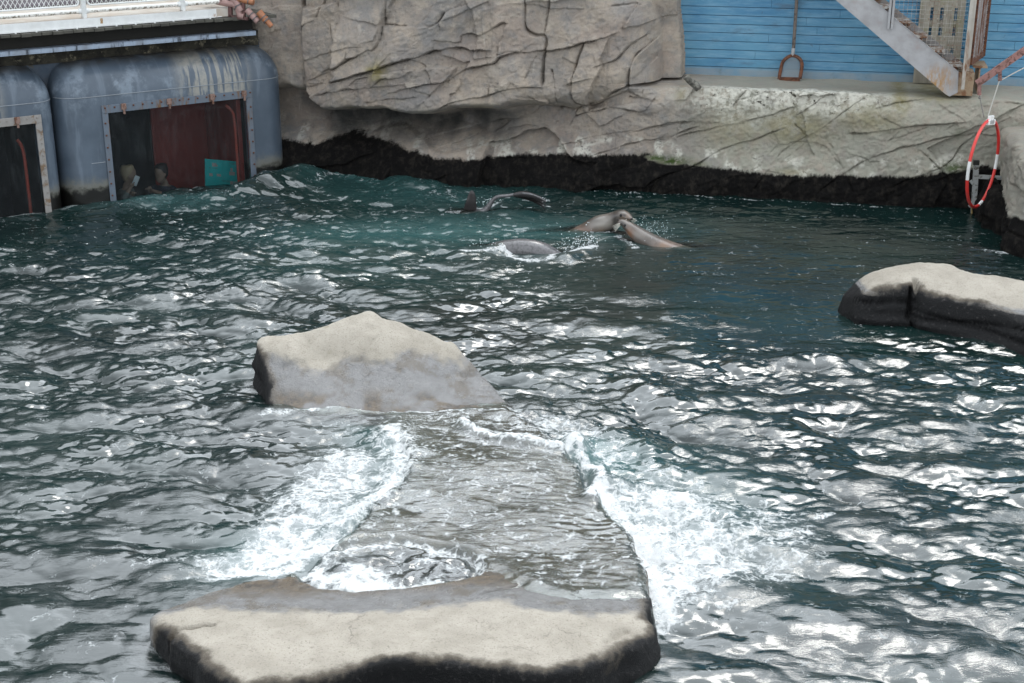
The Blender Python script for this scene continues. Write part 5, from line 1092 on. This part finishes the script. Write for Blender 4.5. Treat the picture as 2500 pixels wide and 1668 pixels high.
def pline(l, w_, k=4, fall=2.):
    pl = cat_rom(Gxy(l), k); lo = pl.min(0)-4*w_; hi = pl.max(0)+4*w_; m_ = (XYf[:, 0] > lo[0]) & (XYf[:, 0] < hi[0]) & (XYf[:, 1] > lo[1]) & (XYf[:, 1] < hi[1])
    r_ = np.zeros(len(XYf)); d, _, _ = seg_dist(XYf[m_], pl); r_[m_] = np.exp(-(d/w_)**fall); return r_.reshape(shp)
def parea(l, soft, inn=0.):
    pl = Gxy(l); lo = pl.min(0)-2*soft; hi = pl.max(0)+2*soft; m_ = (XYf[:, 0] > lo[0]) & (XYf[:, 0] < hi[0]) & (XYf[:, 1] > lo[1]) & (XYf[:, 1] < hi[1])
    r_ = np.zeros(len(XYf)); r_[m_] = sst(-soft, soft, sdf(XYf[m_], pl)-inn); return r_.reshape(shp)
# how rough the water is where
calm = np.clip(gb(2100, 560, 3.6, 2.2)+.8*gb(1800, 680, 2.2, 1.4)+.7*gb(2300, 760, 1.3, .8)+.6*gb(1850, 800, 1.9, 1.1)+.5*gb(100, 560, 1.2, 1.0), 0, .80)
amp = 1-calm
big = .0215*amp*(1+.35*gb(300, 800, 2.5, 2)+.25*gb(1700, 900, 2, 1.2))*np.interp(YY, [7, 9, 20, 22], [.9, 1., 1.0, .8])
mid_ = .0064*(amp*.85+.15)*np.interp(YY, [6.5, 8, 10, 13, 22], [.30, .5, .8, 1, 1.05])
sml = .0020*np.clip(amp*.7+.3, 0, 1)*np.interp(YY, [7, 8.3, 10, 22], [.25, .6, 1, 1.3])*(1-.8*gb(200, 1550, 1.2, .9))*(1-.6*gb(1900, 1600, 1.5, .5))
patch = .55+.9*sst(-.35, .45, fbm(v3(XX*.9, YY*.9, 2.), 3, .5, 71)); sml *= patch; mid_ *= .75+.5*(patch-.55)
ZW = big*h1_+mid_*h2_+sml*h3_; lam = 1.25
DX = lam*(big*dx1+mid_*dx2+sml*dx3*.5); DY = lam*(big*dy1+mid_*dy2+sml*dy3*.5)
# swells pushed against the wall and window
ZW += .13*pline([(690, 452), (760, 428), (850, 416), (930, 420), (1010, 440)], .42)+.10*pline([(300, 500), (420, 478), (480, 486), (560, 474), (640, 458)], .22)+.10*pline([(600, 470), (680, 452), (760, 440)], .25)
ZW += .08*pline([(1180, 500), (1240, 510), (1330, 500)], .2)*np.sin(XX*5)*.3
ZW += .09*pline([(1228, 602), (1180, 612), (1130, 616)], .16)+.06*pline([(1385, 622), (1420, 612)], .14)
ZW += .035*pline([(1640, 765), (1700, 760), (1760, 772)], .2)+.07*pline([(1930, 880), (1990, 870), (2050, 885)], .16)+.07*pline([(640, 690), (720, 680), (800, 690)], .2)+.06*pline([(200, 745), (420, 720), (560, 700)], .22)
# ---- the slab: water runs over it, then tips off both edges
def bvh_of(objs):
    V = []; Fc = []; o_ = 0
    for ob in objs:
        me = ob.data; mw = ob.matrix_world if ob.parent is None else Matrix.Translation(ob.parent.location)
        loc = Vector(ob.get('_base', (0, 0, 0))); v = np.empty(len(me.vertices)*3, np.float32); me.vertices.foreach_get('co', v); v = v.reshape(-1, 3)+np.array(loc)
        V.append(v); Fc += [[i+o_ for i in p.vertices] for p in me.polygons]; o_ += len(v)
    return BVHTree.FromPolygons(np.concatenate(V).tolist(), Fc)
rocks_bvh = bvh_of([mid_rock, front_rock, right_rock])
lions = [o for r_ in (A, B, E_) for o in r_.children if o.name.startswith('body')]+[D_]
lion_bvh = bvh_of(lions)
flow_poly = np.concatenate([P3([(650, 1000, .03), (690, 1002, .02), (790, 998, .02), (950, 998, .02), (1040, 996, .03), (1120, 988, .035), (1195, 984, .035), (1236, 992, .0)])[:, :2], Gxy([(1260, 1000), (1350, 1050), (1430, 1100), (1490, 1160), (1550, 1230)]), P3([(1575, 1290, .13), (1625, 1360, .16), (1650, 1430, .2), (1640, 1472, .22), (1560, 1470, .21), (1500, 1472, .21), (1400, 1472, .21), (1300, 1453, .21), (1262, 1441, .21)])[:, :2], Gxy([(1200, 1430), (1172, 1445), (1100, 1474), (980, 1484), (880, 1482), (760, 1478), (720, 1450), (680, 1440), (600, 1450), (480, 1480), (400, 1480), (300, 1470), (500, 1350), (700, 1150), (720, 1060)])])
fl_m = (XYf[:, 0] > -3.6) & (XYf[:, 0] < 1.9) & (XYf[:, 1] > 7.0) & (XYf[:, 1] < 13.6)
idx_f = np.nonzero(fl_m)[0]
rz_ = np.full(len(XYf), -9.)
for i in idx_f:
    h = rocks_bvh.ray_cast(Vector((XYf[i, 0], XYf[i, 1], 3)), Vector((0, 0, -1)))
    if h[0] is not None: rz_[i] = h[0].z
RZ = rz_.reshape(shp)
fsd = np.full(len(XYf), -9.); fsd[fl_m] = sdf(XYf[fl_m], flow_poly); FS = fsd.reshape(shp)
flow = sst(-.03, .05, FS)*(RZ > -.5)
RZs = blur2(np.maximum(RZ, -.25), 1)
rip = .0052*np.sin((YY*math.cos(.35)+XX*math.sin(.35)+.12*fbm(v3(XX*2.2, YY*2.2), 3, .5, 91))*2*np.pi/.075+6*fbm(v3(XX*1.7, YY*3.5), 4, .55, 90))*sst(-.3, .35, fbm(v3(XX*2.5, YY*2.5), 3, .5, 93))
thin = sst(.0, .16, FS+.02*noise(v3(XX*14, YY*14)))
film = np.maximum(RZ+.016*thin, RZs+.028*thin)-.006*(1-thin)+thin*(rip*.40+.0009*h3_+.0004*h2_+.005*fbm(v3(XX*3, YY*3), 3, .5, 92))
film = np.where(FS > -.05, film, -9)
pit = np.zeros(len(XYf)); pit[fl_m] = sst(-.05, .08, sdf(XYf[fl_m], pit_poly)); PIT = pit.reshape(shp)
film = film*(1-PIT)+PIT*np.maximum(film, .075+.028*fbm(v3(XX*6, YY*6), 4, .55, 94)+.03*h2_*.3)
near = blur2((RZ > -.3).astype(float), 8)
ZW = ZW*(1-.5*near)
kq = .03; dlt = np.clip(.5+.5*(film-ZW)/kq, 0, 1); smax = film*dlt+ZW*(1-dlt)+kq*dlt*(1-dlt)
ON = sst(-.05, .0, film-ZW)*(flow > .3)
ZF = np.where(film > -1, smax, ZW)
# breaking lumps along the foam lines
F1 = pline([(955, 1052), (978, 1085), (980, 1141), (946, 1200), (880, 1240), (818, 1296), (790, 1345)], .16)
F5 = pline([(1129, 1043), (1209, 1082), (1293, 1096), (1372, 1106), (1405, 1084), (1433, 1143), (1466, 1160), (1440, 1235)], .075)
F6 = parea([(1440, 1235), (1480, 1178), (1583, 1168), (1690, 1195), (1790, 1280), (1862, 1372), (1790, 1425), (1660, 1495), (1606, 1510), (1588, 1440), (1560, 1370), (1510, 1285), (1460, 1240)], .12)
lump = fbm(v3(XX*7, YY*7), 4, .6, 95)
ZF += F1*(.05*(1+lump)+.018*fbm(v3(XX*23, YY*23), 3, .6, 121))+F5*.055*(1+lump)+F6*(.04*lump+.02*fbm(v3(XX*19, YY*19), 3, .6, 120))+.05*pline([(1405, 1086), (1470, 1160), (1500, 1180)], .12)*(1+.6*lump)+PIT*.012*lump
ZF += .05*pline([(1300, 1010), (1430, 1030), (1600, 1100)], .25)*(1+lump)
DXf = DX*(1-ON)*(1-near*.7); DYf = DY*(1-ON)*(1-near*.7)
# ---- foam amount
foam = np.zeros(shp)
def put(a): 
    global foam; foam = np.maximum(foam, a)
put(F1*.78); put(.88*pline([(1470, 1190), (1530, 1275), (1578, 1360), (1608, 1440), (1625, 1490)], .15)); put(.62*pline([(940, 1052), (950, 1085), (945, 1141), (905, 1205), (840, 1250), (780, 1300)], .26))
put(.67*parea([(940, 1080), (960, 1180), (880, 1245), (800, 1330), (700, 1395), (560, 1405), (360, 1380), (350, 1350), (560, 1320), (640, 1200), (760, 1090), (860, 1050)], .3))
put(.88*pline([(800, 1335), (740, 1360), (690, 1385), (600, 1392)], .10)); put(.8*parea([(620, 1290), (760, 1265), (830, 1310), (790, 1350), (640, 1398), (560, 1395)], .14)); put(.56*pline([(330, 1366), (450, 1366), (560, 1385)], .09)); put(.80*pline([(500, 1376), (560, 1385), (680, 1390)], .11)); put(.62*pline([(420, 1400), (520, 1402), (640, 1395)], .05)); put(.5*pline([(600, 1260), (720, 1200), (860, 1130)], .15))
put(.76*PIT*(.55+.55*sst(-.35, .35, fbm(v3(XX*4, YY*4), 3, .5, 99))))
put(.72*pline([(735, 1425), (800, 1375), (900, 1345), (1000, 1338), (1090, 1355), (1160, 1380), (1178, 1415), (1160, 1446)], .07))
put(.66*pline([(655, 1004), (700, 1004), (780, 992), (880, 985), (960, 990), (1040, 1000)], .085)); put(.62*pline([(1040, 1003), (1130, 1000), (1230, 1002)], .07)); put(.42*parea([(720, 1030), (800, 1010), (900, 1000), (1000, 1015), (960, 1060), (880, 1100), (760, 1080)], .15))
put(.56*parea([(1150, 1020), (1240, 1000), (1349, 1018), (1489, 1034), (1583, 1127), (1470, 1160), (1419, 1104), (1368, 1113), (1209, 1085), (1129, 1043)], .14)); put(.85*F5); put(.62*pline([(1240, 990), (1310, 1010), (1420, 1040), (1480, 1050)], .11))
put(.68*F6+.14*F6*sst(-.3, .4, fbm(v3(XX*3, YY*4), 4, .6, 111))); put(.55*parea([(1420, 1180), (1560, 1090), (1760, 1150), (2000, 1230), (2090, 1360), (1960, 1440), (1780, 1500), (1600, 1520), (1590, 1420)], .35))
put(.62*pline([(1810, 1290), (1920, 1270), (2030, 1245)], .06)); put(.5*pline([(1700, 1200), (1850, 1215), (2000, 1240)], .1)); put(.75*pline([(1560, 1370), (1590, 1440), (1604, 1510), (1640, 1500)], .08))
put(.48*gb(880, 430, 1.1, .55)); put(.52*pline([(780, 448), (850, 412), (960, 415), (1060, 436)], .12)); put(.45*pline([(820, 410), (900, 440), (1010, 430), (1040, 470)], .10)); put(.44*pline([(300, 503), (420, 480), (560, 478), (640, 460)], .12)); put(.46*gb(1080, 470, .7, .5)); put(.42*gb(1000, 560, 1.6, .7)*.9)
put(.95*pline([(1352, 619), (1385, 612), (1420, 606), (1448, 596)], .085)); put(.74*pline([(1130, 618), (1190, 612), (1235, 606), (1250, 618), (1300, 626), (1350, 624)], .10)); put(.7*pline([(1162, 500), (1182, 499), (1214, 486)], .05)); put(.55*pline([(1212, 489), (1250, 500), (1300, 503)], .07)); put(.75*pline([(1325, 492), (1340, 494)], .05))
put(.62*pline([(1510, 570), (1540, 590), (1552, 598)], .09)); put(.55*pline([(1545, 552), (1590, 575), (1640, 596)], .08)); put(.5*pline([(1430, 560), (1470, 562), (1500, 560)], .07)); put(.42*pline([(1600, 520), (1700, 518)], .1))
put(.40*gb(1220, 560, .9, .5)); put(.37*gb(1700, 660, 1.2, .6)); put(.36*gb(1400, 640, 1.6, .7)); put(.40*gb(2300, 580, .9, .7)); put(.55*pline([(2400, 600), (2440, 610), (2490, 612)], .12)); put(.45*pline([(2060, 765), (2140, 805), (2260, 812), (2340, 822)], .05))
wl_ = Gxy([(1000, 410), (1300, 452), (1700, 474), (2000, 486), (2250, 502)]); put(.50*pline([(1240, 446), (1400, 458), (1560, 468), (1700, 472), (1900, 484), (2250, 505)], .05)); put(.44*pline([(700, 440), (800, 420)], .1))
slabf = .455*ON*(1-PIT)*sst(.0, .2, FS); put(slabf)
put(.30*np.ones(shp)*sst(7, 9, YY))
foam = foam+.0
# crests whiten a little
cur = blur2(ZF, 3); put(np.clip(.32+2.2*(ZF-cur-.004), 0, .5)*(amp > .5)*(1-ON)*(near < .02))
# ---- aerated teal water and how deep whatever lies beneath is
aer = np.clip(.9*gb(900, 425, 1.4, .8)+.55*gb(1060, 480, 1.3, .6)+.7*gb(400, 495, 1.1, .35)+.55*gb(1150, 560, 2.0, .9)+.5*gb(900, 570, 1.5, .6)+.6*pline([(960, 1052), (984, 1085), (985, 1141), (900, 1240), (820, 1300), (640, 1350)], .4)+.9*gb(1460, 1130, .35, .3)+.9*gb(1420, 1090, .2, .15)+.5*gb(1640, 1230, .8, .8)+.2*gb(900, 650, 2, 1)+.4*gb(1450, 560, 1.4, .5), 0, 1)
milk = blur2(np.clip((foam-.48)*1.7, 0, .85)*(1-.8*ON), 6)
clear = np.zeros(len(XYf)); brownm = np.zeros(len(XYf))
dep = ZF.ravel()-rz_; cm_ = rz_ > -2; clear[cm_] = np.exp(-np.clip(dep[cm_], 0, 9)/.22)
lm_ = (XYf[:, 0] > -1.3) & (XYf[:, 0] < 3.6) & (XYf[:, 1] > 16.4) & (XYf[:, 1] < 19.8)
for i in np.nonzero(lm_)[0]:
    h = lion_bvh.ray_cast(Vector((XYf[i, 0], XYf[i, 1], 2)), Vector((0, 0, -1)))
    if h[0] is not None: clear[i] = math.exp(-max(0, ZF.ravel()[i]-h[0].z)/.16)
clear = blur2(clear.reshape(shp), 1)
# ---- keep water out of the bays
PWt = np.stack([XX+DXf, YY+DYf, ZF], -1)
ts, tn = T.loc(PWt.reshape(-1, 3)[:, :2]); inb = (ts < 2.58)
snap = inb & (tn < -.008) & (tn > -.07); fix = np.where(snap, -.010-tn, 0.)
PWt.reshape(-1, 3)[:, 0] += fix*T.n[0]; PWt.reshape(-1, 3)[:, 1] += fix*T.n[1]
keep = ~(inb & (tn < -.07)); ws_, wn_ = W.loc(XYf); keep &= (wn_ > -.7)
m = NT('water')
fl = m.attr('foam'); cl_a = m.attr('clear'); ae = m.attr('aer')
h = m.math('ADD', m.math('MULTIPLY', m.noise(13, 4, .6, sc3=(.5, 1.5, 1), dist=.5), 1.), m.math('MULTIPLY', m.noise(46, 4, .65, sc3=(.5, 1.3, 1)), .5))
rmask = m.rng(m.noise(1.3, 3, .5), .36, .62, .2, 1.)
bmp = m.bump(m.math('MULTIPLY', h, rmask), .5, .013)
deep = m.mix(m.rng(m.noise(.6, 3, .5), .35, .65), (.0030, .0105, .0098), (.0052, .0175, .0158))
bodyc = m.mix(ae, deep, (.036, .094, .092)); bodyc = m.mix(m.attr('milk'), bodyc, (.23, .255, .255))
body = m.n('ShaderNodeBsdfDiffuse', {0: bodyc}).outputs[0]
trn = m.n('ShaderNodeBsdfTransparent', {0: (.78, .84, .80)}).outputs[0]
b1_ = m.n('ShaderNodeMixShader', {0: m.math('MULTIPLY', cl_a, .97), 1: body, 2: trn}).outputs[0]
gls = m.n('ShaderNodeBsdfGlossy', {0: (1, 1, 1), 1: .035, 'Normal': bmp}).outputs[0]
frs = m.math('MULTIPLY', m.n('ShaderNodeFresnel', {'IOR': 1.56, 'Normal': bmp}).outputs[0], 1.48, clamp=True); frs = m.math('MINIMUM', frs, .21)
surf = m.n('ShaderNodeMixShader', {0: frs, 1: b1_, 2: gls}).outputs[0]
# foam: lacy where thin, closed where thick
wv_ = m.n('ShaderNodeVectorMath', {0: m.tc.outputs['Object'], 1: m.n('ShaderNodeVectorMath', {0: m.noise(5, 4, .6, out=1), 'Scale': .22}, operation='SCALE').outputs[0]}, operation='ADD').outputs[0]
vo = m.n('ShaderNodeTexVoronoi', {'Vector': wv_, 'Scale': 13.}, feature='DISTANCE_TO_EDGE').outputs['Distance']
lace = m.rng(vo, .0, .22, 1., .0)
n1 = m.noise(9, 9, .68, vec=wv_); n2 = m.noise(38, 6, .7, sc3=(.8, 1.2, 1))
val = m.math('ADD', fl, m.math('ADD', m.math('MULTIPLY_ADD', n1, 1.45, -.72), m.math('ADD', m.math('MULTIPLY_ADD', n2, .45, -.225), m.math('MULTIPLY_ADD', lace, .16, -.07))))
ff = m.rng(val, .47, .80)
soft = m.math('MULTIPLY', m.rng(fl, .45, 1.0), .28)
ff = m.math('MAXIMUM', ff, soft)
fcol = m.mix(m.rng(val, .5, .95), (.52, .55, .555), (.76, .77, .765))
fbump = m.bump(m.math('ADD', n1, m.math('MULTIPLY', n2, .8)), .6, .03)
fsh = m.n('ShaderNodeBsdfDiffuse', {0: fcol, 'Normal': fbump}).outputs[0]
ftr = m.n('ShaderNodeBsdfTranslucent', {0: fcol}).outputs[0]
fsh = m.n('ShaderNodeMixShader', {0: .25, 1: fsh, 2: ftr}).outputs[0]
fin = m.n('ShaderNodeMixShader', {0: ff, 1: surf, 2: fsh}).outputs[0]
m.t.links.new(fin, m.out.inputs[0])
wo = grid_mesh('water', PWt, m.m, {'foam': foam, 'clear': clear, 'aer': aer, 'milk': milk}, keep)
tag(wo, kind='structure')
# ------------------------------------------------------------------ spray thrown up by the sea lions and the spill
drop = NT('spray_drop'); drop = drop.pbr((.8, .84, .85), .15)
mb = MB(); g_ = np.random.default_rng(5)
def spray(u, v, n, su, sv, zmax, smin=.0025, smax=.007):
    for _ in range(n):
        p = G(u+g_.normal()*su, v+g_.normal()*sv, 0); p[2] = abs(g_.normal())*zmax*.5+.01; r_ = g_.uniform(smin, smax)**1.0; mb.ball(p, r_, 3)
spray(1405, 610, 160, 26, 6, .16); spray(1440, 600, 60, 10, 4, .2); spray(1600, 578, 130, 26, 12, .20, .0025, .005); spray(1560, 570, 70, 20, 10, .15, .003, .006); spray(1200, 612, 120, 30, 5, .08); spray(1195, 497, 60, 14, 3, .05); spray(1333, 494, 30, 5, 3, .04)
spray(1430, 1100, 90, 40, 20, .08, .0025, .006); spray(1600, 1480, 110, 16, 30, .08, .0025, .006); spray(970, 1130, 160, 14, 45, .08, .0025, .006); spray(850, 1280, 160, 50, 30, .07, .0025, .006); spray(1560, 1290, 220, 60, 60, .07, .0025, .006)
so2 = mb.build('water_spray', drop); tag(so2, kind='stuff')
